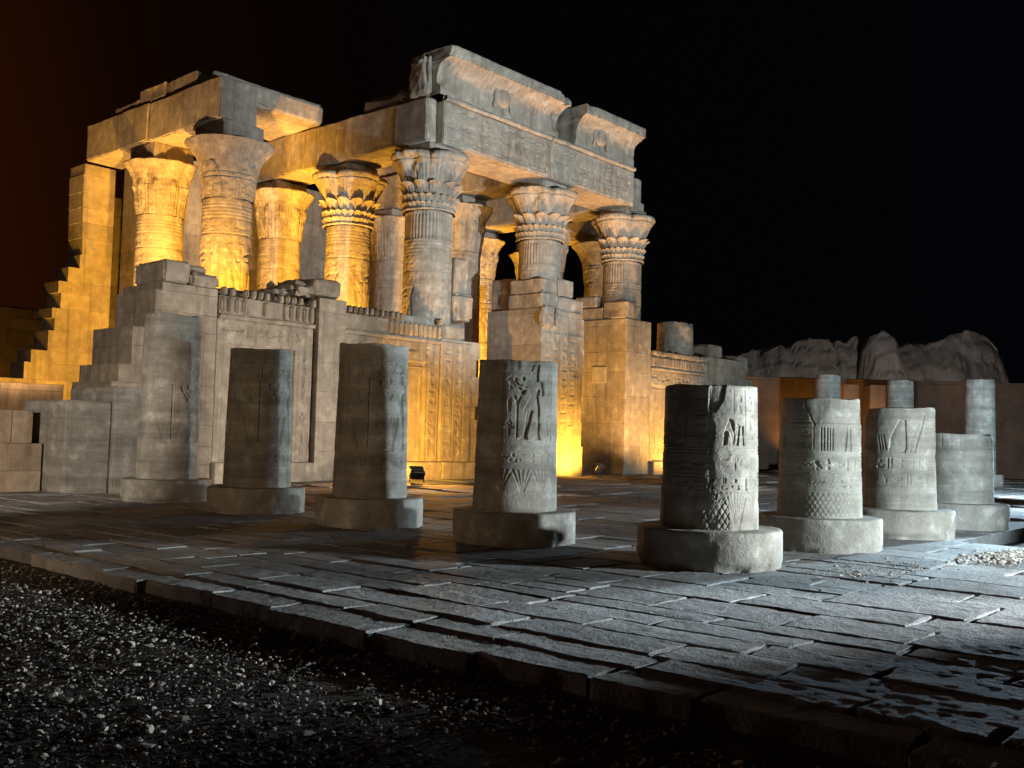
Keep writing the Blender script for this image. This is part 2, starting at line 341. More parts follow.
GLY = [
    [('e', (0.0, 0.62), 0.17, 0.14), ('p', [(-0.10, 0.5), (0.18, 0.6), (0.42, 0.2), (0.36, 0.16), (0.05, 0.3)]), ('c', (-0.16, 0.62), (-0.3, 0.56), 0.04, 0.01), ('c', (0.03, 0.32), (0.03, 0.1), 0.03), ('c', (0.0, 0.08), (0.14, 0.08), 0.03)],   # bird
    [('p', [(-0.08, 0.05), (0.08, 0.05), (0.1, 0.7), (0.02, 0.95), (-0.12, 0.72)])],                                                        # reed leaf
    [('c', (-0.45, 0.45), (-0.27, 0.6), 0.05), ('c', (-0.27, 0.6), (-0.09, 0.45), 0.05), ('c', (-0.09, 0.45), (0.09, 0.6), 0.05), ('c', (0.09, 0.6), (0.27, 0.45), 0.05), ('c', (0.27, 0.45), (0.45, 0.6), 0.05)],   # water
    [('e', (0.0, 0.5), 0.27, 0.27)],                                                                                                         # sun
    [('c', (0, 0.05), (0, 0.5), 0.055), ('c', (-0.25, 0.48), (0.25, 0.48), 0.055), ('c', (0, 0.52), (-0.13, 0.75), 0.045), ('c', (-0.13, 0.75), (0, 0.93), 0.045), ('c', (0, 0.93), (0.13, 0.75), 0.045), ('c', (0.13, 0.75), (0, 0.52), 0.045)],  # ankh
    [('c', (-0.4, 0.3), (0.1, 0.3), 0.05), ('c', (0.1, 0.3), (0.4, 0.42), 0.05, 0.02), ('c', (-0.4, 0.3), (-0.42, 0.62), 0.05), ('c', (-0.42, 0.62), (-0.3, 0.72), 0.06)],  # viper
    [('p', [(-0.4, 0.25), (0.4, 0.25), (0.32, 0.12), (-0.32, 0.12)]), ('e', (0, 0.62), 0.14, 0.1)],                                          # basket
    [('e', (-0.04, 0.78), 0.12, 0.13), ('p', [(-0.14, 0.65), (0.16, 0.65), (0.26, 0.1), (-0.3, 0.1), (-0.28, 0.3), (-0.1, 0.4)])],            # seated man
    [('c', (-0.4, 0.5), (0.0, 0.62), 0.05), ('c', (0.0, 0.62), (0.4, 0.5), 0.05), ('c', (-0.4, 0.5), (0, 0.36), 0.05), ('c', (0, 0.36), (0.4, 0.5), 0.05), ('e', (0, 0.49), 0.09, 0.09)],   # eye
    [('c', (-0.15, 0.1), (-0.15, 0.9), 0.05), ('c', (0.15, 0.1), (0.15, 0.9), 0.05)],                                                        # strokes
    [('p', [(-0.3, 0.1), (0.3, 0.1), (0.3, 0.4), (0.18, 0.4), (0.18, 0.22), (-0.18, 0.22), (-0.18, 0.4), (-0.3, 0.4)]), ('e', (0, 0.7), 0.12, 0.12)],  # house
    [('c', (0, 0.08), (0, 0.9), 0.05), ('c', (-0.2, 0.62), (0.2, 0.62), 0.04), ('c', (-0.2, 0.74), (0.2, 0.74), 0.04), ('c', (-0.2, 0.86), (0.2, 0.86), 0.04)],   # pillar sign
]
class Relief:
    def __init__(self, s0, s1, z0, z1, c):
        self.s = np.arange(s0, s1 + c * 0.5, c); self.z = np.arange(z0, z1 + c * 0.5, c); self.c = c
        self.h = np.zeros((len(self.z), len(self.s)))
    def box(self, x0, x1, y0, y1):
        i0, i1 = np.searchsorted(self.z, [y0, y1]); j0, j1 = np.searchsorted(self.s, [x0, x1])
        if i1 <= i0 or j1 <= j0: return None
        S, Z = np.meshgrid(self.s[j0:j1], self.z[i0:i1]); return (slice(i0, i1), slice(j0, j1)), np.stack([S.ravel(), Z.ravel()], 1), S.shape
    def carve(self, shapes, cx, cz, size, depth=0.02, flip=False, soft=None, pad=0.62, xs=1.0):
        b = self.box(cx - pad * size, cx + pad * size, cz - 0.05 * size, cz + 1.06 * size)
        if b is None: return
        sl, P, shp = b; Q = (P - (cx, cz)) / size; Q[:, 0] /= xs
        if flip: Q[:, 0] *= -1
        d = sd_shapes(Q, shapes) * size; soft = soft or max(self.c * 2.0, 0.05 * size)
        w = self.c * 0.6
        prof = np.where(d < w, -depth * np.clip(1 - (d + w) / (2 * w), 0, 1) * (0.40 + 0.60 * np.exp(np.minimum(d, 0) / soft)), 0)
        self.h[sl] = np.minimum(self.h[sl], prof.reshape(shp))
    def glyph(self, k, cx, cz, size, depth=0.012, flip=False):
        self.carve(GLY[k % len(GLY)], cx, cz, size, depth, flip, soft=size * 0.2, pad=0.55)
    def line(self, z, w=0.02, depth=0.01, x0=-99, x1=99):
        k = np.clip(1 - np.abs(self.z - z) / w, 0, 1) * depth; m = ((self.s >= x0) & (self.s <= x1))
        self.h -= k[:, None] * m[None, :]
    def vline(self, s, z0, z1, w=0.015, depth=0.008):
        k = np.clip(1 - np.abs(self.s - s) / w, 0, 1) * depth; m = ((self.z >= z0) & (self.z <= z1))
        self.h -= m[:, None] * k[None, :]
    def row(self, z, size, x0, x1, rng, depth=0.012, gap=0.9):
        x = x0 + size * 0.5
        while x < x1 - size * 0.4:
            if rng.random() < 0.3: self.glyph(rng.randrange(99), x, z + size * 0.5, size * 0.48, depth); self.glyph(rng.randrange(99), x, z, size * 0.48, depth)
            else: self.glyph(rng.randrange(99), x, z, size, depth)
            x += size * gap * rng.uniform(0.8, 1.1)
    def lozenge(self, x0, x1, z0, z1, p=0.085, depth=0.008):
        b = self.box(x0, x1, z0, z1); 
        if b is None: return
        sl, P, shp = b
        a = np.abs(((P[:, 0] + P[:, 1] * 0.62) / p) % 1 - 0.5); c = np.abs(((P[:, 0] - P[:, 1] * 0.62) / p) % 1 - 0.5)
        self.h[sl] -= (np.clip(1 - np.minimum(a, c) * 6, 0, 1) * depth).reshape(shp)
    def sheaf(self, cx, z0, z1, half, n=7, depth=0.012, w=0.012):
        for k in range(n):
            t = (k / (n - 1) - 0.5) * 2
            self.carve([('c', (t * half * 0.15, 0), (t * half * 0.6, (z1 - z0) * 0.6), w), ('c', (t * half * 0.6, (z1 - z0) * 0.6), (t * half, z1 - z0), w, w * 1.6)], cx, z0, 1.0, depth, pad=half * 1.3, soft=0.02)

def relief_shaft(mb, rl, r0, r1, zt, noise=0.008, seed=0, face=0.0, chips=()):
    """a tapering shaft whose skin carries the carving; s = 0 of the relief looks towards angle 'face'"""
    z = rl.z; ny = len(z); n = len(rl.s) - 1
    rr = r0 + (r1 - r0) * (z - z[0]) / (zt - z[0]); rm = (r0 + r1) / 2
    th = face + rl.s[:-1] / rm
    T = np.repeat(th[None], ny, 0); Rr = np.repeat(rr[:, None], n, 1) + rl.h[:, :-1]
    Z = np.repeat(z[:, None], n, 1)
    P = np.stack([rr[:, None] * np.cos(T), rr[:, None] * np.sin(T), Z], -1).reshape(-1, 3) + seed * 3.7
    nz = fbm(P, 0.9, seed) * noise * 1.6 + fbm(P, 5, seed + 3) * noise
    pit = np.clip(fbm(P, 2.6, seed + 8) - 0.30, 0, 1) * noise * 7
    Rr = Rr + (nz - pit).reshape(Rr.shape)
    # worn upper rim with pieces broken out of it
    cr = np.clip(fbm(P * np.array([1, 1, 0.35]), 1.7, seed + 61, 4) - 0.12, 0, 1).reshape(Z.shape) * np.clip((Z - (zt - 0.32)) / 0.32, 0, 1) ** 1.5 * 0.22; Rr -= cr; Z = Z - cr * 0.4
    k = np.clip((Z - (zt - 0.022)) / 0.022, 0, 1); Rr -= 0.012 * k ** 2
    tw = fbm(P * np.array([1, 1, 0]), 1.8, seed + 31).reshape(Z.shape); Z = Z + np.clip((Z - (zt - 0.35)) / 0.35, 0, 1) * (tw * 0.05 - 0.01)
    mb.add(np.stack([Rr * np.cos(T), Rr * np.sin(T), Z], -1).reshape(-1, 3), quads(ny, n, True))
    # broken top
    m = 10; f = np.linspace(1, 0, m); top = Rr[-1][None] * f[:, None]
    zz = Z[-1][None] * f[:, None] + (1 - f[:, None]) * (zt + 0.0); TT = np.repeat(th[None], m, 0)
    Q = np.stack([top * np.cos(TT), top * np.sin(TT), zz], -1).reshape(-1, 3); q2 = fbm(Q, 1.6, seed + 40) * 0.03 + fbm(Q, 6, seed + 41) * 0.012
    Q[:, 2] += q2 * np.repeat(np.clip((1 - f) * 6, 0, 1), n); mb.add(Q, quads(m, n, True))

def rect_panel(mb, rl, origin, ex, ez, n, noise=0.008, seed=0):
    """a carved wall face: relief laid on the plane origin + s*ex + z*ez, pushed along n"""
    S, Z = np.meshgrid(rl.s, rl.z); P = np.array(origin)[None] + S.reshape(-1, 1) * np.array(ex)[None] + Z.reshape(-1, 1) * np.array(ez)[None]
    d = rl.h.ravel() + fbm(P, 0.8, seed) * noise * 1.5 + fbm(P, 4, seed + 3) * noise - np.clip(fbm(P, 1.9, seed + 7) - 0.32, 0, 1) * noise * 8
    e = np.minimum(np.minimum(S - S.min(), S.max() - S), np.minimum(Z - Z.min(), Z.max() - Z)).ravel(); d -= np.clip(1 - e / 0.03, 0, 1) * 0.03
    mb.add(P + d[:, None] * np.array(n)[None], quads(len(rl.z), len(rl.s)))
rng = random.Random(7)
# ================================================================== SETTING
# one ground sheet out to the horizon, dusty and slightly uneven
mb = MB()
g = np.concatenate([-np.geomspace(900, 16, 26), np.linspace(-14, 14, 90), np.geomspace(16, 900, 26)])
X, Y = np.meshgrid(g + CAM[0] + 12, g + CAM[1] + 12); P = np.stack([X, Y, 0 * X], -1).reshape(-1, 3)
P[:, 2] = -0.30 + fbm(P, 0.35, 2) * 0.05 + fbm(P, 2.0, 3) * 0.02
mb.add(P, quads(len(g), len(g)))
tag(mb.build('ground', M_GROUND), kind='structure')

def slab(mb, u0, u1, v0, v1, cell, sd, z=0.0, lump=0.018, chip=0.10, bottom=-0.36):
    gp = rng.uniform(0.006, 0.022)
    def wear(P):        # pitted, flaking upper face
        return fbm(P, 0.9, sd + 3) * 0.008 + fbm(P, 14, 80, 2) * 0.006 + fbm(P * np.array([1.0, 0.4, 1]), 5, 78, 4) * 0.010 * np.clip(0.55 + fbm(P, 0.6, 70), 0.1, 1)
    rough_box(mb, (u0 + gp, v0 + gp, bottom), (u1 - gp, v1 - gp, z), cell, 0.016, lump * 0.3, chip * 1.1, sd, 1.7, faces='-x+x-y+y+z', top=wear, wob=0.06)
mb = MB()
edges = [-20.95, -20.42, -20.02, -19.45, -18.95, -18.5, -18.1, -17.3, -16.5, -15.45, -14.6, -13.6, -12.7, -11.6, -10.6, -9.5, -8.2]
sd = 0
for u0, u1 in zip(edges[:-1], edges[1:]):
    v = -27.5 + rng.uniform(-0.8, 0.3)
    while v < -5:
        v1 = v + rng.uniform(0.75, 1.75)
        near = math.hypot((u0 + u1) / 2 - CAM[0], (v + v1) / 2 - CAM[1])
        sd += 1
        if True:
            if u0 == -20.95: u0_ = u0 + rng.uniform(-0.12, 0.16)
            else: u0_ = u0
            if rng.random() < 0.2 and u1 - u0 > 0.7:     # a row split in two narrow stones
                um = (u0 + u1) / 2 + rng.uniform(-0.1, 0.1)
                slab(mb, u0_, um, v, v1, 0.040 if near < 12 else 0.08, sd, rng.uniform(-0.010, 0.006) - (0.02 if u0 < -20.5 else 0)); slab(mb, um, u1, v, v1, 0.040 if near < 12 else 0.08, sd + 5000, rng.uniform(-0.010, 0.006) - (0.02 if u0 < -20.5 else 0))
            else: slab(mb, u0_, u1, v, v1, 0.040 if near < 12 else 0.08, sd, rng.uniform(-0.012, 0.007) - (0.02 if u0 < -20.5 else 0))
        v = v1
tag(mb.build('pavement', M_PAVE), kind='structure')
mb = MB()
v = -21.55
while v < 15.5:
    dv = rng.uniform(0.9, 1.5); u = -8.2 if v < -5.2 else -18.5
    v1 = min(v + dv, 15.5)
    while u < 31:
        du = rng.uniform(1.2, 2.6); sd += 1
        c_ = 0.16 if (v < -8 and u < 6) else 0.4
        if v < 0 or u < 20: slab(mb, u, u + du, v, v1, c_, sd, rng.uniform(-0.05, 0.01), 0.03, 0.12)
        u += du
    v = v1
tag(mb.build('court_floor', M_PAVE), kind='structure')

# gravel beside the pavement and rubble at its far edge: nobody could count these
ico = np.array([[0, .526, .851], [0, -.526, .851], [0, .526, -.851], [0, -.526, -.851], [.526, .851, 0], [-.526, .851, 0], [.526, -.851, 0], [-.526, -.851, 0], [.851, 0, .526], [-.851, 0, .526], [.851, 0, -.526], [-.851, 0, -.526]])
icf = np.array([[0, 1, 8], [0, 8, 4], [0, 4, 5], [0, 5, 9], [0, 9, 1], [1, 6, 8], [8, 6, 10], [8, 10, 4], [4, 10, 2], [4, 2, 5], [5, 2, 11], [5, 11, 9], [9, 11, 7], [9, 7, 1], [1, 7, 6], [3, 6, 7], [3, 10, 6], [3, 2, 10], [3, 11, 2], [3, 7, 11]])
def pebbles(name, mat, pts, size, sd, flat=0.45):
    r_ = np.random.RandomState(sd); n = len(pts)
    V = ico[None] * (1 + r_.uniform(-0.42, 0.34, (n, 12, 1)))
    sc = size[:, None] * r_.uniform(0.65, 1.35, (n, 3)); sc[:, 2] *= flat
    V = V * sc[:, None, :]
    a = r_.uniform(0, 6.283, n); t = r_.normal(0, 0.35, n)
    x = V[..., 0] * np.cos(t)[:, None] - V[..., 2] * np.sin(t)[:, None]; z = V[..., 0] * np.sin(t)[:, None] + V[..., 2] * np.cos(t)[:, None]
    V = np.stack([x * np.cos(a)[:, None] - V[..., 1] * np.sin(a)[:, None], x * np.sin(a)[:, None] + V[..., 1] * np.cos(a)[:, None], z], -1) + pts[:, None, :]
    F = (icf[None] + (np.arange(n) * 12)[:, None, None]).reshape(-1, 3)
    b = MB(); b.add(V.reshape(-1, 3), F); return b.build(name, mat, smooth=False)
r_ = np.random.RandomState(3)
def in_view(p, mx=1.18):
    d = p - CAM; z = d @ np.array(fw); x = (d @ np.array(rt)) / z; y = (d @ np.array(up)) / z
    return (z > 3.5) & (np.abs(x) < 0.509 * mx) & (np.abs(y) < 0.381 * mx)
pp = np.stack([r_.uniform(-34, -20.9, 210000), r_.uniform(-27.5, -8, 210000), np.zeros(210000)], 1)
dd = np.hypot(pp[:, 0] - CAM[0], pp[:, 1] - CAM[1])
keep = in_view(pp + np.array([0, 0, -0.1])) & (r_.uniform(0, 1, len(pp)) < np.clip(9 / dd, 0.3, 1)) & (pp[:, 0] < -20.98 + 0.05 * np.sin(pp[:, 1] * 3))
pp = pp[keep]
clump = fbm(pp, 0.8, 5); pp = pp[clump > -0.38 + r_.uniform(-0.2, 0.2, len(pp))]
sz = np.minimum(r_.lognormal(-4.62, 0.46, len(pp)), 0.032)
pp[:, 2] = -0.155 + fbm(pp, 0.5, 9) * 0.035 + sz * 0.25
sel = r_.uniform(0, 1, len(pp)) < 0.17
tag(pebbles('gravel', M_PEBBLE, pp[~sel], sz[~sel], 4), kind='stuff')
tag(pebbles('glint_gravel', M_CHIP, pp[sel] + np.array([0, 0, 0.012]), sz[sel] * 1.15, 5), kind='stuff')  # paler stones put the lamp glints into the gravel's colour
mb = MB(); X, Y = np.meshgrid(np.arange(-40, -20.7, 0.12), np.arange(-32, -4, 0.12)); P = np.stack([X, Y, 0 * X], -1).reshape(-1, 3)
P[:, 2] = -0.168 + fbm(P, 0.5, 9) * 0.035 + fbm(P, 5, 12) * 0.006; mb.add(P, quads(*X.shape))
tag(mb.build('gravel_bed', M_BED), kind='structure')
n = 1100; pp = np.stack([r_.normal(-9.9, 0.75, n), r_.normal(-23.05, 0.22, n) + 0.0, np.full(n, 0.015)], 1); pp[:, 1] -= (pp[:, 0] + 10.6) * 0.12
pp = pp[pp[:, 0] < -7.6]
tag(pebbles('rubble', M_CHIP, pp, np.minimum(r_.lognormal(-3.9, 0.45, len(pp)), 0.06), 8), kind='stuff')
n = 260; pp = np.stack([r_.normal(-13.6, 0.9, n), r_.normal(-22.4, 0.35, n), np.full(n, 0.012)], 1)
tag(pebbles('stone_chips', M_CHIP, pp, np.minimum(r_.lognormal(-4.3, 0.4, n), 0.04), 9), kind='stuff')

# ================================================================== BROKEN COLUMNS OF THE FORECOURT
def to_cam(p): return math.atan2(CAM[1] - p[1], CAM[0] - p[0])
def court_column(label, pos, rb, rtop, zt, relief, seed, hp=0.485, rp=0.944, group='broken columns of the forecourt', res=0.0125, plinth_rough=0.012, under=0.1, face=None):
    t = thing('broken_column', label, 'column', (pos[0], pos[1], 0), 0, group)
    face = to_cam(pos) if face is None else face
    mb = MB()
    def dsp(T, r, z):
        P = np.stack([r * np.cos(T) + seed, r * np.sin(T), z], 1)
        d = fbm(P, 1.1, seed) * plinth_rough + fbm(P, 5, seed + 2) * plinth_rough * 0.6 - np.clip(fbm(P, 1.9, seed + 3) - 0.22, 0, 1) * plinth_rough * 10
        low = np.clip((0.10 - z) / 0.10, 0, 1) * np.clip(fbm(P, 2.3, seed + 6) + 0.1, 0, 1) * 0.16
        d = np.where(r < rp * 0.97, 0, d - low)
        return d, np.where(r < rp * 0.96, fbm(P, 4, seed + 4) * 0.014, fbm(P, 2.5, seed + 5) * 0.012)
    lathe(mb, [(rp * 0.99, -under), (rp, 0.0), (rp, hp - 0.03), (rp - 0.012, hp - 0.008), (rp - 0.035, hp), (rb - 0.1, hp + 0.004)], 170, dsp, step=0.028)
    mb.build('plinth', M_PLINTH, t)
    rm = (rb + rtop) / 2; hw = math.pi * rm
    rl = Relief(-hw, hw, hp - 0.01, zt, 2 * hw / max(60, round(2 * hw / res))); rl.s = np.linspace(-hw, hw, rl.h.shape[1]); rl.z = np.linspace(hp - 0.01, zt, rl.h.shape[0])
    relief(rl, random.Random(seed)); rj = random.Random(seed + 3); zj = hp + rj.uniform(0.5, 0.8)
    while zj < zt - 0.2: crack(rl, [(-hw, zj), (-hw * 0.4, zj + 0.012), (hw * 0.3, zj - 0.01), (hw, zj)], 0.011, 0.014); zj += rj.uniform(0.42, 0.75)
    mb = MB(); relief_shaft(mb, rl, rb, rtop, zt, 0.006, seed, face)
    mb.build('shaft', M_COURT, t)
    return t
def texts(rl, z0, z1, xs, rg, size=0.15, depth=0.016):
    for x in xs:
        z = z0
        while z < z1 - size * 0.8: rl.glyph(rg.randrange(99), x, z, size, depth); z += size * 1.12
        rl.vline(x - size * 0.72, z0, z1, 0.010, 0.009); rl.vline(x + size * 0.72, z0, z1, 0.010, 0.009)
def bands(rl, zs, w=0.018, d=0.012):
    for z in zs: rl.line(z, w, d)
def crack(rl, pts, w=0.012, depth=0.02):
    b = rl.box(min(p[0] for p in pts) - .05, max(p[0] for p in pts) + .05, min(p[1] for p in pts) - .05, max(p[1] for p in pts) + .05)
    if b is None: return
    sl, P, shp = b; d = np.full(len(P), 9.0)
    for p, q in zip(pts[:-1], pts[1:]): d = np.minimum(d, sd_cap(P, p, q, 0.0))
    rl.h[sl] = np.minimum(rl.h[sl], (-depth * np.clip(1 - d / w, 0, 1)).reshape(shp))
def flake(rl, poly, depth):
    xs = [p[0] for p in poly]; zs = [p[1] for p in poly]; b = rl.box(min(xs) - .05, max(xs) + .05, min(zs) - .05, max(zs) + .05)
    if b is None: return
    sl, P, shp = b; d = sd_poly(P, poly); rl.h[sl] -= (np.clip(0.5 - d / 0.035, 0, 1) * depth).reshape(shp)
def rel_king(rl, rg):          # fourth column: a king holding up offerings, writing and lotus below
    rl.carve(figure(1, 0), 0.27, 1.56, 1.14, 0.040, pad=0.5)
    for k in range(3): rl.carve(GLY[[4, 1, 0][k]], -0.12 - 0.0 * k, 1.62 + k * 0.34, 0.24, 0.018)
    rl.carve([('c', (0, 0), (0, 0.62), 0.014), ('c', (0, 0.62), (-0.06, 0.75), 0.02), ('c', (0, 0.62), (0.06, 0.75), 0.02)], -0.0, 1.6, 0.8, 0.02)
    rl.vline(-0.22, 1.5, 2.7, 0.014, 0.012); rl.vline(0.60, 1.5, 2.7, 0.014, 0.012)
    for k in range(5): rl.glyph(rg.randrange(99), 0.52, 1.62 + k * 0.2, 0.16, 0.012)
    rl.carve(figure(0, 1), -0.75, 1.56, 1.1, 0.03); rl.carve(figure(2, 0), 1.1, 1.56, 1.1, 0.03, flip=True)
    bands(rl, (1.50, 1.45, 1.41, 1.17)); rl.row(1.20, 0.18, -2, 2, rg, 0.015)
    for k in range(-6, 7): rl.sheaf(k * 0.31 + 0.1, 0.80, 1.10, 0.15, 5, 0.012)
    rl.line(2.70, 0.014, 0.01); crack(rl, [(-0.5, 2.2), (0.6, 2.21)], 0.006, 0.01)
def rel_feet(rl, rg):          # nearest column: lower legs of figures, bands, plants, a net of lozenges
    rl.carve([('p', [(-0.12, 0.0), (-0.1, 0.25), (0.02, 0.55), (0.10, 0.5), (0.16, 0.2), (0.13, 0), (0.08, 0), (0.06, 0.22), (0.0, 0.3), (-0.05, 0.02)])], 0.24, 1.56, 0.62, 0.032)
    rl.carve([('p', [(-0.2, 0), (-0.05, 0), (0.02, 0.5), (-0.08, 0.55)]), ('p', [(0.02, 0), (0.15, 0), (0.12, 0.5), (0.05, 0.5)])], 0.40, 1.56, 0.5, 0.024)
    rl.carve(figure(0, 1), -0.42, 1.56, 1.05, 0.022); rl.carve(figure(2, 0), 1.15, 1.56, 1.05, 0.03)
    flake(rl, [(0.0, 2.36), (-0.02, 2.02), (0.05, 1.98), (0.10, 2.05), (0.16, 2.13), (0.20, 2.36)], 0.016)
    flake(rl, [(-0.04, 1.9), (0.04, 1.82), (0.05, 1.66), (-0.02, 1.52), (-0.05, 1.7)], 0.02)
    crack(rl, [(0.0, 2.0), (-0.03, 1.8), (0.03, 1.6), (-0.02, 1.4), (0.01, 1.15), (-0.02, 0.98)], 0.014, 0.02)
    texts(rl, 1.58, 2.30, (0.60, -0.12), rg, 0.15, 0.018); texts(rl, 1.95, 2.30, (0.40,), rg, 0.13, 0.014)
    bands(rl, (1.54, 1.50, 1.46, 1.20, 1.16), 0.016, 0.012); rl.row(1.24, 0.19, -2, 2, rg, 0.012)
    rl.row(0.98, 0.19, -2, 2, rg, 0.02); rl.lozenge(-0.12, 0.25, 0.5, 0.97, 0.075, 0.014)
    for k in range(-6, 7): rl.sheaf(k * 0.32 + 0.36, 0.5, 0.95, 0.15, 7, 0.010)
def rel_legs(rl, rg):
    for x, fl in ((0.42, False), (-0.6, False), (1.3, True)):
        rl.carve([('p', [(-0.20, 0), (-0.02, 0), (0.04, 0.5), (0.10, 0.9), (-0.04, 0.9), (-0.10, 0.5), (-0.13, 0.06)]), ('p', [(0.08, 0), (0.24, 0), (0.22, 0.9), (0.13, 0.9)])], x, 1.50, 0.42, 0.03, fl)
    rl.carve([('c', (0, 0), (0, 1), 0.03), ('c', (0.12, 0), (0.12, 1), 0.03), ('c', (-0.12, 0), (-0.12, 1), 0.03)], 0.15, 1.52, 0.34, 0.016)
    rl.carve([('c', (0, 0), (0, 1), 0.03), ('c', (0.12, 0), (0.12, 1), 0.03)], 0.02, 1.52, 0.34, 0.016)
    texts(rl, 1.52, 1.90, (0.74, 0.93, -0.2), rg, 0.15, 0.02)
    bands(rl, (1.94, 1.47, 1.42, 1.18, 1.14)); rl.row(1.20, 0.20, -2, 2, rg, 0.018); rl.row(0.94, 0.17, -2, 2, rg, 0.014, 1.1)
    rl.line(0.9, 0.02, 0.01); rl.lozenge(-2, 2, 0.5, 0.88, 0.075, 0.008)
    crack(rl, [(-0.22, 2.36), (-0.24, 2.2), (-0.16, 2.08), (-0.12, 1.96), (-0.08, 1.9)], 0.016, 0.03); flake(rl, [(-2.2, 2.4), (-2.2, 1.93), (2.2, 1.93), (2.2, 2.4)], 0.008)
def rel_kilt(rl, rg):
    for x, fl in ((0.05, False), (-1.2, True), (1.2, False)):
        rl.carve([('p', [(-0.30, 0), (-0.26, 0.35), (-0.05, 0.78), (0.08, 0.74), (0.10, 0.1), (0.06, 0)]), ('p', [(0.16, 0), (0.20, 0.35), (0.52, 0.86), (0.55, 0.80), (0.36, 0.25), (0.28, 0)])], x, 1.50, 0.78, 0.028, fl, pad=0.7)
        for q in range(3): rl.carve([('c', (0, 0.1), (-0.1, 0.6), 0.03)], x - 0.28 - q * 0.05, 1.5, 0.5, 0.016)
    texts(rl, 1.52, 2.2, (-0.55, 0.78), rg, 0.15, 0.016)
    bands(rl, (1.47, 1.42, 1.18, 1.13)); rl.row(1.20, 0.20, -2, 2, rg, 0.02); rl.row(0.93, 0.19, -2, 2, rg, 0.016, 1.0); rl.line(0.88, 0.02, 0.008)
def rel_stained(rl, rg):
    bands(rl, (1.60, 1.18, 0.9), 0.02, 0.012)
    for k in range(-5, 6): rl.carve([('c', (0, 0), (0.05, 1), 0.06, 0.03)], k * 0.36, 1.62, 0.24, 0.014)
def rel_faint(off):
    def f(rl, rg):
        zt = rl.z[-1]
        for k in range(4): rl.carve(figure(k % 3, k % 2), off - 1.6 + k * 0.95, 1.3, min(1.5, zt - 1.5), 0.036, flip=(k % 2 == 1))
        bands(rl, (1.25, 1.2, 0.95, zt - 0.3, zt - 0.62), 0.016, 0.012); rl.row(0.97, 0.2, -2, 2, rg, 0.018)
        for k in range(8):
            for q in range(5): rl.glyph(rg.randrange(99), off - 2.1 + k * 0.62 + 0.1, 1.4 + q * 0.22, 0.17, 0.016)
        rl.row(zt - 0.58, 0.22, -2, 2, rg, 0.022)
        for k in range(7): rl.vline(off - 2.1 + k * 0.62, 1.3, zt - 0.65, 0.012, 0.008)
    return f
x5, y5, sp = -14.686, -20.569, 3.39
court_column('tall broken column at the left end of the row, standing before the ruined end pier', (x5, y5 + 4 * sp), 0.655, 0.60, 4.08, rel_faint(0.35), 11)
court_column('dark broken column second from the left end, pale lit strip on its right', (x5, y5 + 3 * sp), 0.655, 0.605, 3.20, rel_faint(0.30), 12)
court_column('dark broken column before the amber screen wall, third from the left end', (x5, y5 + 2 * sp), 0.65, 0.60, 3.16, rel_faint(0.25), 13)
court_column('broken column carved with a standing king holding up offerings', (x5, y5 + sp), 0.645, 0.60, 2.77, rel_king, 14, res=0.009)
court_column('nearest broken column, flaked at the top and carved with a lozenge net near its foot', (x5, y5), 0.643, 0.598, 2.34, rel_feet, 15, plinth_rough=0.008, res=0.009)
court_column('broken column with a pale cracked smooth top above carved legs', (x5 + sp, y5), 0.643, 0.60, 2.33, rel_legs, 16, plinth_rough=0.022, res=0.009)
court_column('broken column carved with two large pointed kilts, on a patched plinth', (x5 + 2 * sp, y5), 0.643, 0.598, 2.31, rel_kilt, 17, plinth_rough=0.02, res=0.009)
court_column('short stained bluish column stump at the right end of the row', (x5 + 3 * sp, y5), 0.655, 0.63, 1.90, rel_stained, 18, under=0.05)
for (px, py, zt, lab) in ((20.5, -6.65, 4.98, 'distant column stump rising behind the cracked column'), (21.9, -9.65, 4.74, 'distant column stump rising behind the kilt carved column'), (20.7, -13.6, 4.66, 'distant pale column rising behind the short stained stump')):
    court_column(lab, (px, py), 0.66, 0.60, zt, rel_stained, int(px * 7), group='broken columns across the court', res=0.035)

# ================================================================== THE TEMPLE
T = thing('temple', 'ruined sandstone temple with carved columns lit amber from inside', 'temple', (5.0, 0, 0))
TO = np.array([5.0, 0, 0])
def tpart(mb, name, mat, label=None, parent=None, smooth=True):
    o = mb.build(name, mat, parent or T, -TO if parent is None else (0, 0, 0), smooth)
    if label: o['label'] = label
    return o
def masonry(mb, left, right, v0, v1, z0, z1, sd, course=(0.48, 0.66), length=(0.9, 1.7), cell=0.22, along='u', proud=0.008, r=0.008, chip=0.03, amp=0.005):
    """courses of dressed blocks; left/right may be functions of height (a broken, stepped end)"""
    rg = random.Random(sd); z = z0; k = 0
    while z < z1 - 0.05:
        h = min(rg.uniform(*course), z1 - z)
        if z1 - z - h < 0.22: h = z1 - z
        a = left(z + h) if callable(left) else left; b = right(z + h) if callable(right) else right
        x = a - (rg.uniform(0, 0.7) if k % 2 and not callable(left) else 0); first = True
        while x < b - 0.02:
            x1 = x + rg.uniform(*length)
            if b - x1 < 0.45: x1 = b
            xs = max(x, a)
            if x1 - xs > 0.1:
                p = rg.uniform(0, proud); sd += 1
                lo, hi = (xs + 0.0015, v0 - p, z + 0.0015), (x1 - 0.0015, v1 + p, z + h - 0.0015)
                if along == 'v': lo, hi = (v0 - p, xs + 0.003, z + 0.003), (v1 + p, x1 - 0.003, z + h - 0.003)
                rough_box(mb, lo, hi, cell, r, amp, chip, sd)
            x = x1
        z += h; k += 1

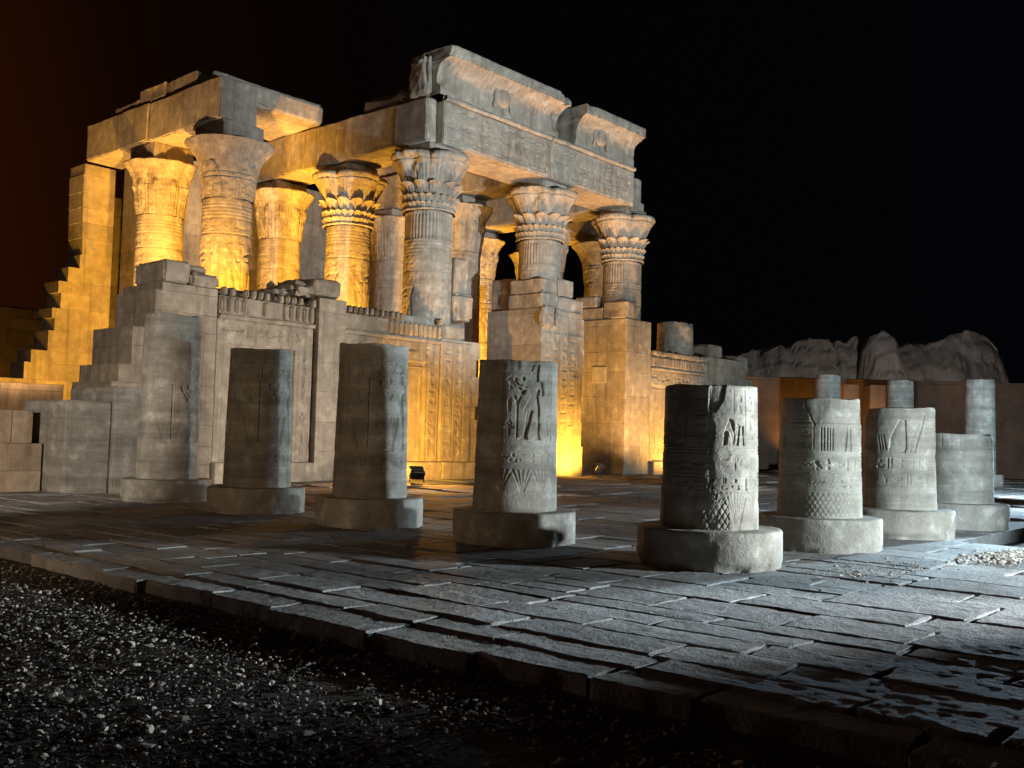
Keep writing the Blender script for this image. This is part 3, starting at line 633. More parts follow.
# ---- shafts and capitals (shared meshes)
def temple_shaft(h, kind, seed, r0=0.985, r1=0.90, carved=True):
    rm = (r0 + r1) / 2; hw = math.pi * rm; rl = Relief(-hw, hw, 0, h, 0.030); rl.s = np.linspace(-hw, hw, len(rl.s)); rl.z = np.linspace(0, h, len(rl.z))
    rg = random.Random(seed)
    if carved:
        z = h - 0.1
        if kind == 'reed':
            z -= 0.95; k = np.where((rl.z > z) & (rl.z < h - 0.1), 1, 0)[:, None] * (np.abs(((rl.s / (2 * hw) * 42) % 1) - 0.5) * 2)[None]; rl.h -= k ** 1.5 * 0.06
        for q in range(5): z -= 0.13; rl.line(z, 0.035, 0.011)
        z -= 0.12
        while z > 2.0:
            hb = 0.42; z -= hb; rl.row(z, hb * 0.85, -hw, hw, rg, 0.022); rl.line(z - 0.03, 0.03, 0.025); z -= 0.08
            hf = 2.0
            if z - hf < 0.8: break
            z -= hf; x = -hw + 0.4; i = 0
            while x < hw - 0.2:
                rl.carve(figure(rg.randrange(3), rg.randrange(3)), x, z, hf * 0.94, 0.030, flip=(i % 2 == 1)); i += 1
                for q in range(4): rl.glyph(rg.randrange(99), x + 0.42, z + 0.9 + q * 0.26, 0.22, 0.026)
                x += rg.uniform(0.85, 1.05)
            rl.line(z - 0.03, 0.03, 0.025); z -= 0.08
    mb = MB(); relief_shaft(mb, rl, r0, r1, h, 0.010, seed, R(226)); return mb
def capital_mesh(kind, H, r0, RL, seed, rot=0.0):
    n, m = 300, 160
    th = np.linspace(0, 2 * math.pi, n, endpoint=False); t = np.linspace(0, 1, m); TT, tt = np.meshgrid(th, t)
    A = TT + rot
    if kind == 'bell':          # open papyrus: a smooth flaring bell with sepals at its foot
        r = r0 + (RL - r0) * (0.10 * tt + 0.32 * tt ** 2 + 0.58 * tt ** 6)
        sep = np.maximum(0, np.cos(A * 4)) ** 0.6; r += 0.05 * (sep * 0.62 > tt) + 0.018 * np.abs(np.sin(A * 24)) * (tt < 0.9)
        r -= 0.03 * (np.abs(tt - 0.36) < 0.012) + 0.03 * (np.abs(tt - 0.44) < 0.012)
    elif kind == 'palm':        # tall leaves side by side, then a rim curling out
        lf = np.abs(np.cos(A * 5)) ** 0.5
        r = r0 + (RL - r0) * (0.10 * tt + 0.90 * tt ** 3.6) * (0.80 + 0.20 * lf) + 0.07 * lf * np.sin(np.pi * np.clip(tt / 0.75, 0, 1))
        r += 0.02 * np.abs(np.sin(A * 20)) * (tt < 0.55)
        r = np.where((tt > 0.45) & (tt < 0.66), r + 0.07 * np.maximum(0, np.cos(A * 10)) * np.sin((tt - 0.45) / 0.21 * np.pi), r)
    else:                       # composite: stacked rings of leaves under four great lobes
        def tier(a, b, ra, rb_, nl, ph, dep, pw=2.0):
            s = np.clip((tt - a) / (b - a), 0, 1); lob = np.abs(np.cos(A * nl / 2 + ph)) ** 0.55
            rr = ra + (rb_ - ra) * s ** pw * (1 - dep + dep * lob) + 0.03 * lob * np.sin(np.pi * s)
            edge = 1 - dep * 0.22 * (1 - lob); return np.where((tt >= a) & (tt <= a + (b - a) * edge), rr, -1)
        ra = r0 * 1.02; W_ = RL - r0
        r = np.full(tt.shape, 0.0) + ra + W_ * 0.22 * tt
        for a, b, x0, x1, nl, ph, dep, pw in [(0, 0.045, 0.10, 0.14, 60, 0, 0.3, 1.0), (0.05, 0.15, 0.06, 0.24, 32, 0.3, 0.55, 2.2), (0.13, 0.28, 0.06, 0.34, 24, 0, 0.6, 2.6), (0.26, 0.50, 0.06, 0.58, 12, 0.4, 0.75, 2.6)]:
            r = np.maximum(r, tier(a, b, ra + W_ * x0, ra + W_ * x1, nl, ph, dep, pw))
        s = np.clip((tt - 0.40) / 0.60, 0, 1); lob = np.abs(np.cos(A * 2)) ** 0.30
        big = ra + W_ * (0.14 + (0.96 * s ** 1.7) * (0.15 + 0.85 * lob)) + 0.03 * np.abs(np.sin(A * 20)) * s * (1 - s) * 2 - 0.06 * (np.abs(s - 0.80) < 0.02)
        big -= W_ * 0.20 * np.clip((s - 0.86) / 0.14, 0, 1) ** 2
        r = np.where(tt > 0.40, np.maximum(r, big), r)
    Z = tt * H
    if kind != 'comp': k = np.clip((tt - 0.95) / 0.05, 0, 1); r = r - 0.10 * k ** 2; Z = Z - 0.02 * k
    P = np.stack([r * np.cos(TT), r * np.sin(TT), Z], -1).reshape(-1, 3) + seed * 5.1
    d = fbm(P, 1.1, seed) * 0.045 + fbm(P, 5, seed + 2) * 0.03 + fbm(P, 11, seed + 3) * 0.014 + 0.010 * np.sin(A.ravel() * 56) * np.sin(np.pi * tt.ravel()) * (kind != 'bell') - np.clip(fbm(P, 1.0, seed + 5) - 0.16, 0, 1) * 0.55 * np.clip((tt.ravel() - 0.35) * 2, 0, 1)
    r = r + d.reshape(r.shape); Z = Z + (fbm(P, 3, seed + 7) * 0.02).reshape(Z.shape)
    mb = MB(); mb.add(np.stack([r * np.cos(TT), r * np.sin(TT), Z], -1).reshape(-1, 3), quads(m, n, True))
    f = np.linspace(1, 0, 6)[:, None]; top = np.stack([r[-1][None] * f * np.cos(th), r[-1][None] * f * np.sin(th), np.repeat(Z[-1][None], 6, 0) * f + (1 - f) * H], -1).reshape(-1, 3)
    mb.add(top, quads(6, n, True)); return mb
HC = 2.1
sh_reed = temple_shaft(12 - HC + 0.02, 'reed', 31).mesh('column', M_SHAFT)
sh_ring = temple_shaft(12 - HC + 0.02, 'ring', 32).mesh('column', M_SHAFT)
cap = {'bell': capital_mesh('bell', HC, 0.90, 1.72, 3).mesh('capital', M_TEMPLE), 'palm': capital_mesh('palm', HC, 0.90, 1.55, 4).mesh('capital', M_TEMPLE),
       'comp': capital_mesh('comp', HC, 0.90, 1.66, 5).mesh('capital', M_TEMPLE), 'comp2': capital_mesh('comp', HC, 0.90, 1.60, 8, 0.35).mesh('capital', M_TEMPLE)}
mb = MB(); rough_box(mb, (-0.78, -0.78, -0.05), (0.78, 0.78, 0.42), 0.16, 0.04, 0.015, 0.10, 77); abacus = mb.mesh('abacus', M_TEMPLE)
mb = MB(); rough_box(mb, (-0.95, -1.05, -0.05), (0.75, 0.85, 0.64), 0.16, 0.04, 0.015, 0.12, 78); abacus_tall = mb.mesh('abacus', M_TEMPLE)
UL, UA, UB, UC, UD = -5.95, -0.25, 6.35, 12.45, 17.2
ROW = 4.717
for u_, r_i, shm, cp, ab, rz, lab in [
        (UL, 1, sh_ring, 'bell', abacus_tall, 0.4, 'column with a smooth wide bell capital under the broken beam end'), (UL, 2, sh_ring, 'palm', abacus_tall, 0.2, 'column with a worn palm capital beside the stepped back wall'),
        (UA, 0, sh_reed, 'comp', abacus, 0, 'fluted necked facade column with a many leaved capital'), (UA, 1, sh_ring, 'comp2', abacus, 0, None), (UA, 2, sh_ring, 'palm', abacus, 1.0, None),
        (UB, 0, sh_reed, 'comp', abacus, 0.25, None), (UB, 1, sh_reed, 'palm', abacus, 0.7, None), (UB, 2, sh_ring, 'palm', abacus, 0.1, None),
        (UC, 0, sh_reed, 'comp2', abacus, 0.5, None), (UC, 1, sh_ring, 'palm', abacus, 0.3, None), (UC, 2, sh_ring, 'palm', abacus, 0.9, None),
        (UD, 1, sh_ring, 'bell', abacus, 1.3, None), (UD, 2, sh_ring, 'palm', abacus, 0.4, None)]:
    c = inst('column', shm, T, (u_ - TO[0], r_i * ROW, 0), 0)
    if lab: c['label'] = lab
    inst('capital', cap[cp], c, (0, 0, 12 - HC), rz)
    inst('abacus', ab, c, (0, 0, 12.0))
mb = temple_shaft(7.55, 'ring', 33); o = mb.build('column', M_SHAFT, T, (UD - TO[0], 0, 0)); o['label'] = 'column broken off just above the right hand screen wall'

# ---- beams laid front to back and the slabs on them
def beam(name, lo, hi, sd, lab=None, cell=0.22, amp=0.02, chip=0.16, big=0.03):
    mb = MB(); rough_box(mb, lo, hi, cell, 0.05, amp, chip, sd, 1.2, big); return tpart(mb, name, M_TEMPLE, lab)
mb = MB()
rough_box(mb, (-7.05, 8.72, 12.66), (-5.45, 13.75, 14.18), 0.2, 0.05, 0.02, 0.16, 201, 1.2, 0.03)
rough_box(mb, (-7.05, 3.75, 12.62), (-5.45, 8.70, 14.16), 0.2, 0.05, 0.02, 0.18, 202, 1.2, 0.05)
tpart(mb, 'ceiling_beam', M_TEMPLE, 'left hand beam with a bluish broken front end')
beam('roof_slab', (-6.9, 5.6, 14.20), (-5.7, 7.6, 14.78), 203, 'broken roof block on the left hand beam')
beam('roof_slab', (-6.98, 7.7, 14.20), (-5.8, 9.6, 14.82), 204, amp=0.05, chip=0.4)
beam('roof_slab', (-6.95, 9.7, 14.20), (-5.9, 11.6, 14.50), 216, amp=0.05, chip=0.4)
mb = MB(); rough_box(mb, (-6.25, 5.55, 14.16), (-1.05, 9.25, 15.02), 0.16, 0.14, 0.025, 0.5, 205, 0.8, 0.08); tpart(mb, 'roof_slab', M_TEMPLE, 'great roof slab still spanning two beams')
mb = MB()
rough_box(mb, (-1.2, 1.03, 12.45), (0.55, 5.6, 14.12), 0.22, 0.05, 0.02, 0.14, 206, 1.2, 0.03); rough_box(mb, (-1.2, 5.62, 12.45), (0.55, 9.9, 14.15), 0.22, 0.05, 0.02, 0.14, 207, 1.2, 0.03)
rough_box(mb, (-1.2, 9.92, 12.45), (0.55, 14.3, 14.1), 0.22, 0.05, 0.02, 0.14, 208, 1.2, 0.03); rough_box(mb, (-1.25, -0.75, 12.42), (-0.72, 1.0, 14.05), 0.16, 0.05, 0.02, 0.16, 209, 1.2, 0.03)
tpart(mb, 'ceiling_beam', M_TEMPLE)
mb = MB(); rough_box(mb, (-1.0, 0.3, 14.12), (0.3, 3.3, 14.85), 0.12, 0.30, 0.06, 0.5, 210, 1.3, 0.10); tpart(mb, 'roof_slab', M_MUD, 'dark broken block lying on the beam behind the cornice')
beam('ceiling_beam', (5.5, 1.03, 12.45), (7.2, 13.9, 14.0), 211); beam('ceiling_beam', (11.6, 1.03, 12.45), (13.3, 10.2, 13.9), 212)
beam('ceiling_beam', (16.4, 3.9, 12.45), (18.0, 10.2, 13.6), 213)
beam('roof_slab', (0.57, 6.2, 14.16), (6.4, 9.6, 14.7), 214); beam('roof_slab', (0.57, 9.7, 14.16), (6.4, 13.2, 14.7), 215)

# ---- architrave with its inscription, torus and the two surviving cornice blocks
def text_relief(s0, s1, z0, z1, rows, c, seed, depth=0.022):
    rl = Relief(s0, s1, z0, z1, c); rg = random.Random(seed); h = (z1 - z0) / rows
    for k in range(rows): rl.row(z0 + k * h + 0.05 * h, h * 0.82, s0 + 0.1, s1 - 0.1, rg, depth, 0.85); rl.line(z0 + k * h, 0.016, 0.014)
    return rl
def architrave(u0, u1, sd, slope=0.0):
    mb = MB(); z0, z1 = 12.38, 14.0
    rough_box(mb, (u0, -1.06, z0), (u1, 1.0, z1), 0.22, 0.03, 0.012, 0.12, sd, 1.2)
    rl = text_relief(u0 + 0.02, u1 - 0.02, z0 + 0.06, z1 - 0.03, 3, 0.020, sd, 0.045); rect_panel(mb, rl, (0, -1.10, 0), (1, 0, 0), (0, 0, 1), (0, -1, 0), 0.006, sd)
    o = tpart(mb, 'architrave', M_TEMPLE)
    mb = MB(); n = max(2, int((u1 - u0) / 0.06)); a = np.linspace(0, 2 * math.pi, 14, endpoint=False); U = np.linspace(u0 + 0.02, u1 - 0.02, n)
    UU, AA = np.meshgrid(U, a, indexing='ij'); P = np.stack([UU, -1.10 + 0.115 * np.cos(AA), 14.08 + 0.105 * np.sin(AA)], -1).reshape(-1, 3)
    nz = fbm(P, 2.2, sd) * 0.03 - np.clip(fbm(P, 1.2, sd + 4) - 0.2, 0, 1) * 0.14; P[:, 1] -= nz * np.cos(AA.ravel()) * -1; P[:, 2] += nz * np.sin(AA.ravel())
    mb.add(P, quads(n, 14, True)[:, ::-1]); tpart(mb, 'torus_moulding', M_TEMPLE, parent=o)
    return o
architrave(-0.68, 5.60, 221); architrave(5.625, 11.75, 222)
mb = MB(); rough_box(mb, (11.77, -1.02, 12.2), (12.42, 0.95, 13.75), 0.12, 0.06, 0.03, 0.3, 223, 1.2, 0.05); rough_box(mb, (12.3, -0.9, 11.98), (12.9, 0.8, 12.75), 0.14, 0.06, 0.03, 0.3, 224, 1.2, 0.05); tpart(mb, 'architrave', M_TEMPLE, 'broken right end of the architrave')
def cornice(u0, u1, cu, sd):
    prof = [(-1.08, 14.18)] + [(-1.10, 14.18 + 0.06 * k) for k in range(1, 9)]
    for k in range(1, 15): a = k / 14 * math.pi / 2; prof.append((-1.10 - 0.62 * (1 - math.cos(a)), 14.68 + 0.76 * math.sin(a)))
    nf0 = len(prof); prof += [(-1.74, 15.45), (-1.75, 15.50), (-1.75, 15.62), (-1.75, 15.80), (-1.74, 15.86), (-1.68, 15.88), (-1.2, 15.9), (-0.4, 15.88), (0.3, 15.85)]
    prof = np.array(prof); n = int((u1 - u0) / 0.028); U = np.linspace(u0, u1, n)
    UU, K = np.meshgrid(U, np.arange(len(prof)), indexing='ij'); V = prof[K, 0]; Z = prof[K, 1].copy()
    zone = np.clip((Z - 15.14) / 0.05, 0, 1) * (K < nf0); fl = np.abs(((UU / 0.24) % 1) - 0.5) * 2
    d = zone * (1 - fl ** 1.5) * 0.12
    P = np.stack([UU, V, Z], -1).reshape(-1, 3)
    nz = fbm(P, 0.9, sd) * 0.03 + fbm(P, 4, sd + 2) * 0.012; ends = np.minimum(UU - u0, u1 - UU).ravel()
    nz -= np.clip(fbm(P, 1.1, sd + 9) - 0.1, 0, 1) * 0.9 * np.clip(1 - ends / 0.7, 0, 1) + np.clip(fbm(P, 1.4, sd + 11) - 0.3, 0, 1) * 0.15
    # feathered wings either side of the disc
    wx = np.abs(UU - cu); wing = (wx > 0.5) & (wx < 2.7) & (np.abs(Z - 14.86 + 0.02 * wx) < 0.24 - 0.05 * wx)
    d = d + wing * (0.014 + 0.012 * np.sin((Z - 0.1 * wx) * 70)) 
    P[:, 1] -= d.ravel() + nz; P[:, 0] += (fbm(P, 1.7, sd + 15) * 0.10) * np.clip(1 - ends / 0.3, 0, 1)
    mb = MB(); mb.add(P, quads(n, len(prof))[:, ::-1])
    G = P.reshape(n, len(prof), 3)
    for side in (0, -1):            # broken ends, running back to the rear face
        e = G[side]; m = 12; f = np.linspace(0, 1, m)[:, None]; back = np.stack([e[:, 0], np.full(len(e), 0.32), np.minimum(e[:, 2], 15.85)], 1)
        Q = (e[None] * (1 - f[..., None]) + back[None] * f[..., None]).reshape(-1, 3)
        Q[:, 0] += (fbm(Q, 1.3, sd + 30) * 0.16 + fbm(Q, 5, sd + 31) * 0.04) * np.repeat(np.sin(np.pi * f[:, 0] * 0.5) ** 0.5, len(e)) * (1 if side == 0 else 1)
        F = quads(m, len(e)); mb.add(Q, F if side == 0 else F[:, ::-1])
    bk = np.array([[u0, 0.32, 14.18], [u1, 0.32, 14.18], [u1, 0.32, 15.85], [u0, 0.32, 15.85]]); mb.add(bk, [[1, 0, 3, 2]])
    o = tpart(mb, 'cornice', M_TEMPLE)
    # sun disc with a cobra on either side
    mb = MB(); q = MB(); lathe(q, [(0.001, 0.19), (0.19, 0.18), (0.32, 0.13), (0.40, 0.04), (0.41, -0.12)], 40, lambda T_, r, z: 0 * r); V = np.concatenate(q.V)
    mb.add(np.stack([V[:, 0] + cu, -1.13 - V[:, 2], V[:, 1] + 14.90], 1), np.concatenate(q.F)); tpart(mb, 'sun_disc', M_TEMPLE, parent=o)
    for s in (-1, 1):
        mb = MB(); tube(mb, [(cu + s * 0.30, -1.14, 15.22), (cu + s * 0.42, -1.22, 15.10), (cu + s * 0.47, -1.18, 14.9), (cu + s * 0.42, -1.17, 14.7), (cu + s * 0.50, -1.16, 14.52), (cu + s * 0.44, -1.13, 14.42)], 0.075); tpart(mb, 'cobra', M_TEMPLE, parent=o)
    return o
cornice(-0.92, 6.05, 2.45, 231)['label'] = 'longer left hand cornice block with its winged sun disc'
cornice(7.25, 11.62, 8.95, 236)['label'] = 'shorter right hand cornice block with its winged sun disc'
mb = MB(); rough_box(mb, (-1.30, -0.80, 14.1), (-0.90, 0.25, 15.75), 0.09, 0.16, 0.08, 0.6, 239, 1.6, 0.14); tpart(mb, 'cornice', M_TEMPLE, 'rough brown broken end of the cornice')
mb = MB(); rough_box(mb, (5.75, 0.05, 14.2), (7.5, 1.1, 15.0), 0.16, 0.12, 0.06, 0.5, 240, 1.2, 0.12); tpart(mb, 'cornice', M_TEMPLE, 'rough stones in the gap between the cornice blocks')

# ---- screen walls between the facade columns
def scene_panel(s0, s1, z0, z1, seed, c=0.026, frame=True, rec=0.10, figs=True):
    rl = Relief(s0, s1, z0, z1, c); rg = random.Random(seed); S, Z = np.meshgrid(rl.s, rl.z)
    if frame:
        a0, a1, b1 = s0 + 0.28, s1 - 0.75, z1 - 0.75
        inside = (S > a0) & (S < a1) & (Z < b1); rl.h -= inside * rec
        for w, d in ((0.0, 0.05), (-0.16, -0.035)):
            for x, zz in ((a0 - w, None), (a1 + w, None)): k = np.clip(1 - np.abs(S - x) / 0.045, 0, 1) * (Z < b1 + 0.05 + w); rl.h -= k * d
            k = np.clip(1 - np.abs(Z - b1 - w) / 0.045, 0, 1) * (S > a0 - 0.1) * (S < a1 + 0.1); rl.h -= k * d
        if figs:
            x = a0 + 0.6
            while x < a1 - 0.4:
                rl.carve(figure(rg.randrange(3), rg.randrange(3)), x, z0 + 0.3, min(2.6, b1 - z0 - 0.5), 0.085, flip=rg.random() < 0.5, pad=0.45); x += rg.uniform(0.85, 1.1)
            for q in range(int((s1 - s0 - 1.4) / 0.5)):
                for w_ in range(3): rl.glyph(rg.randrange(99), a0 + 0.35 + q * 0.5, b1 - 0.5 - w_ * 0.3 + 0.02, 0.27, 0.05)
        hh = z0 + 0.2
        while hh < z1 - 0.9: rl.glyph(rg.randrange(99), s1 - 0.36, hh, 0.34, 0.06); hh += 0.37
        rl.vline(s1 - 0.60, z0, z1 - 0.5, 0.03, 0.03); rl.vline(s1 - 0.12, z0, z1 - 0.5, 0.03, 0.03)
        rl.row(z1 - 0.52, 0.42, s0 + 0.2, s1 - 0.2, rg, 0.07)
    else:
        x = s0 + 0.35
        while x < s1 - 0.25:
            hh = z0 + 0.15
            while hh < z1 - 0.4: rl.glyph(rg.randrange(99), x, hh, 0.34, 0.055); hh += 0.38
            rl.vline(x + 0.28, z0, z1, 0.03, 0.04); x += 0.56
    return rl
def frieze(mb, u0, u1, z0, seed, skip=lambda k, n: (True, True), vf=-1.02):
    n = int((u1 - u0) / 0.235); rg = random.Random(seed)
    rough_box(mb, (u0, vf - 0.02, z0 - 0.03), (u1, vf + 0.22, z0 + 0.5), 0.2, 0.02, 0.01, 0.05, seed + 900)
    for k in range(n):
        u = u0 + (k + 0.5) * (u1 - u0) / n; lo_, hi_ = skip(k, n)
        if lo_: rough_box(mb, (u - 0.080, vf - 0.13, z0), (u + 0.080, vf + 0.1, z0 + 0.46), 0.12, 0.06, 0.012, 0.05, seed + k)
        if hi_: rough_box(mb, (u - 0.075, vf - 0.20, z0 + 0.50 + rg.uniform(-.02, .02)), (u + 0.075, vf + 0.1, z0 + 0.76), 0.12, 0.07, 0.015, 0.06, seed + 300 + k)
def screen(u0, u1, sd, lab, top=5.92, rec=0.12, skip=lambda k, n: (True, True)):
    mb = MB()
    rough_box(mb, (u0, -0.90, 0.55), (u1, 0.1, 5.0), 0.3, 0.03, 0.01, 0.05, sd)
    rough_box(mb, (u0, -0.80, 5.003), (u1, 0.1, top), 0.2, 0.05, 0.03, 0.25, sd + 1, top=lambda P: np.clip(fbm(P, 0.9, sd), -1, 1) * 0.14 - 0.05)
    rough_box(mb, (u0, -1.25, -0.06), (u1, 0.15, 0.60), 0.2, 0.03, 0.012, 0.08, sd + 2)
    rough_box(mb, (u0, -1.12, 4.92), (u1, -0.7, 5.08), 0.15, 0.06, 0.02, 0.22, sd + 3)
    rl = scene_panel(u0 + 0.01, u1 - 0.01, 0.605, 4.915, sd, rec=rec); rect_panel(mb, rl, (0, -1.0, 0), (1, 0, 0), (0, 0, 1), (0, -1, 0), 0.010, sd)
    o = tpart(mb, 'screen_wall', M_TEMPLE, lab)
    mb = MB(); frieze(mb, u0 + 0.05, u1 - 0.05, 5.10, sd + 40, skip); tpart(mb, 'cobra_frieze', M_TEMPLE, parent=o)
screen(-9.82, -6.20, 301, 'greyish framed screen wall at the left', skip=lambda k, n: (k < 4 or k > n - 6 or k % 3 == 0, k % 5 != 2))
screen(-5.02, -0.42, 311, 'amber lit framed screen wall behind the floodlight', rec=0.10, skip=lambda k, n: (k > n * 0.42, k < n * 0.55 or k > n - 2))
screen(13.50, 18.55, 321, 'screen wall at the right of the facade', rec=0.10)
mb = MB(); masonry(mb, -6.18, -5.06, -1.20, 0.6, 0, 5.95, 331, (0.7, 1.0), (1.2, 1.4)); tpart(mb, 'pier', M_TEMPLE, 'plain stone pier between the two screen walls')
mb = MB()
for lo, hi in (((-7.0, -0.9, 5.98), (-5.9, 0.4, 6.45)), ((-6.3, -1.0, 5.98), (-5.15, 0.5, 6.62)), ((-7.6, -0.7, 5.93), (-6.9, 0.2, 6.15))): rough_box(mb, lo, hi, 0.1, 0.16, 0.06, 0.45, int(lo[0] * -31), 1.6, 0.10)
tpart(mb, 'fallen_stone', M_TEMPLE, 'dark shapeless stump of a lost column on the pier')

# ---- door piers
def carved_front(mb, u0, u1, v, z0, z1, seed, frame=False):
    rl = scene_panel(u0, u1, z0, z1, seed, 0.03, frame); rect_panel(mb, rl, (0, v, 0), (1, 0, 0), (0, 0, 1), (0, -1, 0), 0.014, seed)
mb = MB(); masonry(mb, -0.40, lambda z: 1.72 + 0.22 * math.sin(z * 5.3) * math.sin(z * 1.7 + 0.6), -1.0, 1.0, 0, 5.15, 341); carved_front(mb, -0.38, 1.25, -1.03, 0.62, 5.05, 342); rough_box(mb, (-0.41, -1.28, -0.05), (1.55, -0.99, 0.6), 0.2, 0.03, 0.012, 0.08, 343)
tpart(mb, 'door_jamb', M_TEMPLE, 'low left door pier with a chewed right edge')
mb = MB(); rough_box(mb, (0.55, -0.7, 6.9), (1.25, 0.5, 8.35), 0.14, 0.08, 0.03, 0.3, 345); rough_box(mb, (0.45, -0.85, 5.9), (1.5, 0.5, 7.0), 0.12, 0.14, 0.05, 0.4, 346, 1.3, 0.08); rough_box(mb, (-0.4, -1.0, 5.16), (0.9, 0.4, 5.7), 0.14, 0.08, 0.04, 0.3, 347)
tpart(mb, 'door_lintel', M_TEMPLE, 'broken lintel stones clinging to the first facade column')
mb = MB(); masonry(mb, 5.33, lambda z: 8.2 + 0.14 * math.sin(z * 7), -1.04, 2.0, 0, 6.95, 351, (0.9, 1.3), (1.6, 2.0), cell=0.2, amp=0.003, proud=0.002, chip=0.015); carved_front(mb, 5.40, 8.12, -1.065, 0.05, 6.0, 352)
rough_box(mb, (5.60, 0.9, 6.97), (6.5, 2.05, 8.35), 0.16, 0.06, 0.02, 0.2, 353); rough_box(mb, (5.36, -1.02, 6.97), (6.40, 0.88, 7.60), 0.12, 0.05, 0.03, 0.3, 354); rough_box(mb, (6.40, -1.05, 7.57), (7.42, 0.3, 8.3), 0.12, 0.05, 0.03, 0.3, 355)
rough_box(mb, (5.36, -1.00, 7.62), (6.38, 0.8, 8.22), 0.12, 0.06, 0.04, 0.4, 356, 1.6, 0.05); rough_box(mb, (6.42, -1.02, 6.97), (8.15, 0.5, 7.55), 0.16, 0.06, 0.02, 0.25, 357)
rough_box(mb, (5.2, -1.25, 6.1), (6.3, -0.9, 7.1), 0.10, 0.12, 0.06, 0.5, 358, 1.6, 0.12)
tpart(mb, 'door_jamb', M_TEMPLE, 'central door pier glowing yellow at its foot')
mb = MB(); masonry(mb, 11.42, 13.46, -1.03, 2.0, 0, 7.15, 361, (0.9, 1.3), cell=0.2, length=(2.0, 2.1), amp=0.003, proud=0.002, chip=0.015); rough_box(mb, (11.45, 0.35, 7.17), (13.2, 2.0, 7.75), 0.16, 0.05, 0.02, 0.25, 362); rough_box(mb, (11.45, 0.75, 7.77), (13.0, 1.98, 8.3), 0.16, 0.06, 0.02, 0.3, 363); rough_box(mb, (11.44, -1.0, 7.17), (12.35, 0.33, 8.0), 0.12, 0.07, 0.04, 0.5, 364, 1.6, 0.06)
o = tpart(mb, 'door_jamb', M_TEMPLE, 'right hand door pier with a square pale repair')
mb = MB(); rough_box(mb, (11.385, 0.05, 4.2), (11.5, 0.85, 4.95), 0.1, 0.01, 0.003, 0.01, 366); tpart(mb, 'repair_patch', M_PATCH, parent=o)

# ---- ends of the facade and the wall behind the hall
def step_left(z): return -13.05 if z < 3.2 else -12.85 if z < 3.75 else -12.5 if z < 4.8 else -11.85 if z < 5.6 else -11.65
mb = MB(); masonry(mb, step_left, -9.86, -1.08, 1.2, 0, 5.75, 371, chip=0.1); rough_box(mb, (-11.6, -1.05, 5.76), (-10.75, 0.6, 6.42), 0.14, 0.08, 0.03, 0.3, 372, 1.3, 0.05); rough_box(mb, (-10.72, -1.08, 5.76), (-9.8, 0.7, 6.15), 0.14, 0.08, 0.03, 0.3, 373, 1.3, 0.05); rough_box(mb, (-10.7, -0.8, 6.16), (-10.1, 0.4, 6.42), 0.14, 0.08, 0.03, 0.3, 374, 1.3, 0.05)
tpart(mb, 'end_pier', M_TEMPLE, 'crumbling stepped pier at the left end of the facade')
mb = MB(); masonry(mb, 18.57, lambda z: 23.5 - max(0, z - 5.0) * 1.2, -1.0, 0.8, 0, 5.95, 381); rough_box(mb, (19.2, -0.9, 5.96), (20.4, 0.4, 6.65), 0.14, 0.12, 0.03, 0.3, 382, 1.3, 0.06); rough_box(mb, (22.3, -0.9, 5.3), (23.3, 0.5, 6.3), 0.14, 0.12, 0.03, 0.3, 383, 1.3, 0.06)
tpart(mb, 'end_pier', M_TEMPLE, 'low broken wall at the right end of the facade')
def back_left(z): return 0.10 * math.sin(z * 7.7) * math.sin(z * 3.1 + 1) + ( -10.2 if z < 3.3 else -9.9 if z < 3.75 else -9.05 if z < 4.4 else -8.75 if z < 5.1 else -8.2 if z < 5.9 else -7.95 if z < 6.6 else -7.75 if z < 7.8 else -7.45 if z < 8.7 else -6.95)
mb = MB(); masonry(mb, back_left, -5.58, 14.0, 15.3, 0, 12.64, 391, (0.42, 0.85), (0.7, 2.2), amp=0.0015, proud=0.001, chip=0.006, r=0.003); tpart(mb, 'back_wall', M_WALL, 'stepped broken end of the back wall, flooded with amber light')
mb = MB(); masonry(mb, -3.7, -1.4, 19.0, 19.6, 0, 12.64, 392); masonry(mb, -4.53, 6.0, 14.0, 15.3, 0, 13.9, 393, cell=0.3); masonry(mb, 6.0, lambda z: 18.4 - max(0, z - 7) * 0.7, 14.0, 15.3, 0, 12.2, 394, cell=0.3)
tpart(mb, 'back_wall', M_WALL)

# ================================================================== WALLS AND RUINS AROUND
def solo(name, label, cat, builder, base, group=None):
    mb = MB(); mat = builder(mb); o = mb.build(name, mat, None, (0, 0, 0)); return tag(o, label, cat, group)
def b_grey(mb):
    rough_box(mb, (-15.55, -3.9, -0.1), (-14.42, -1.6, 2.2), 0.14, 0.05, 0.012, 0.10, 401); rough_box(mb, (-14.40, -4.02, -0.1), (-13.5, -1.6, 2.58), 0.14, 0.05, 0.012, 0.10, 402)
    return M_COURT
solo('stone_block_wall', 'pair of upright grey stone blocks beside the leftmost broken column', 'wall', b_grey, None)
def b_low(mb):
    masonry(mb, lambda z: -24.0, lambda z: -15.62 - (0.25 if z > 1.5 else 0), -2.9, -1.7, -0.1, 1.92, 411, (0.55, 0.72), chip=0.14); return M_WALL
solo('low_stone_wall', 'low weathered block wall at the left edge, amber tinted on top', 'wall', b_low, None)
def b_warm(mb):
    masonry(mb, -17.5, -10.8, 6.6, 7.8, 0, 2.95, 421, (0.8, 1.0), (0.7, 1.6), chip=0.12); return M_WALL
solo('inner_stone_wall', 'amber lit wall of large blocks behind the low wall at left', 'wall', b_warm, None)
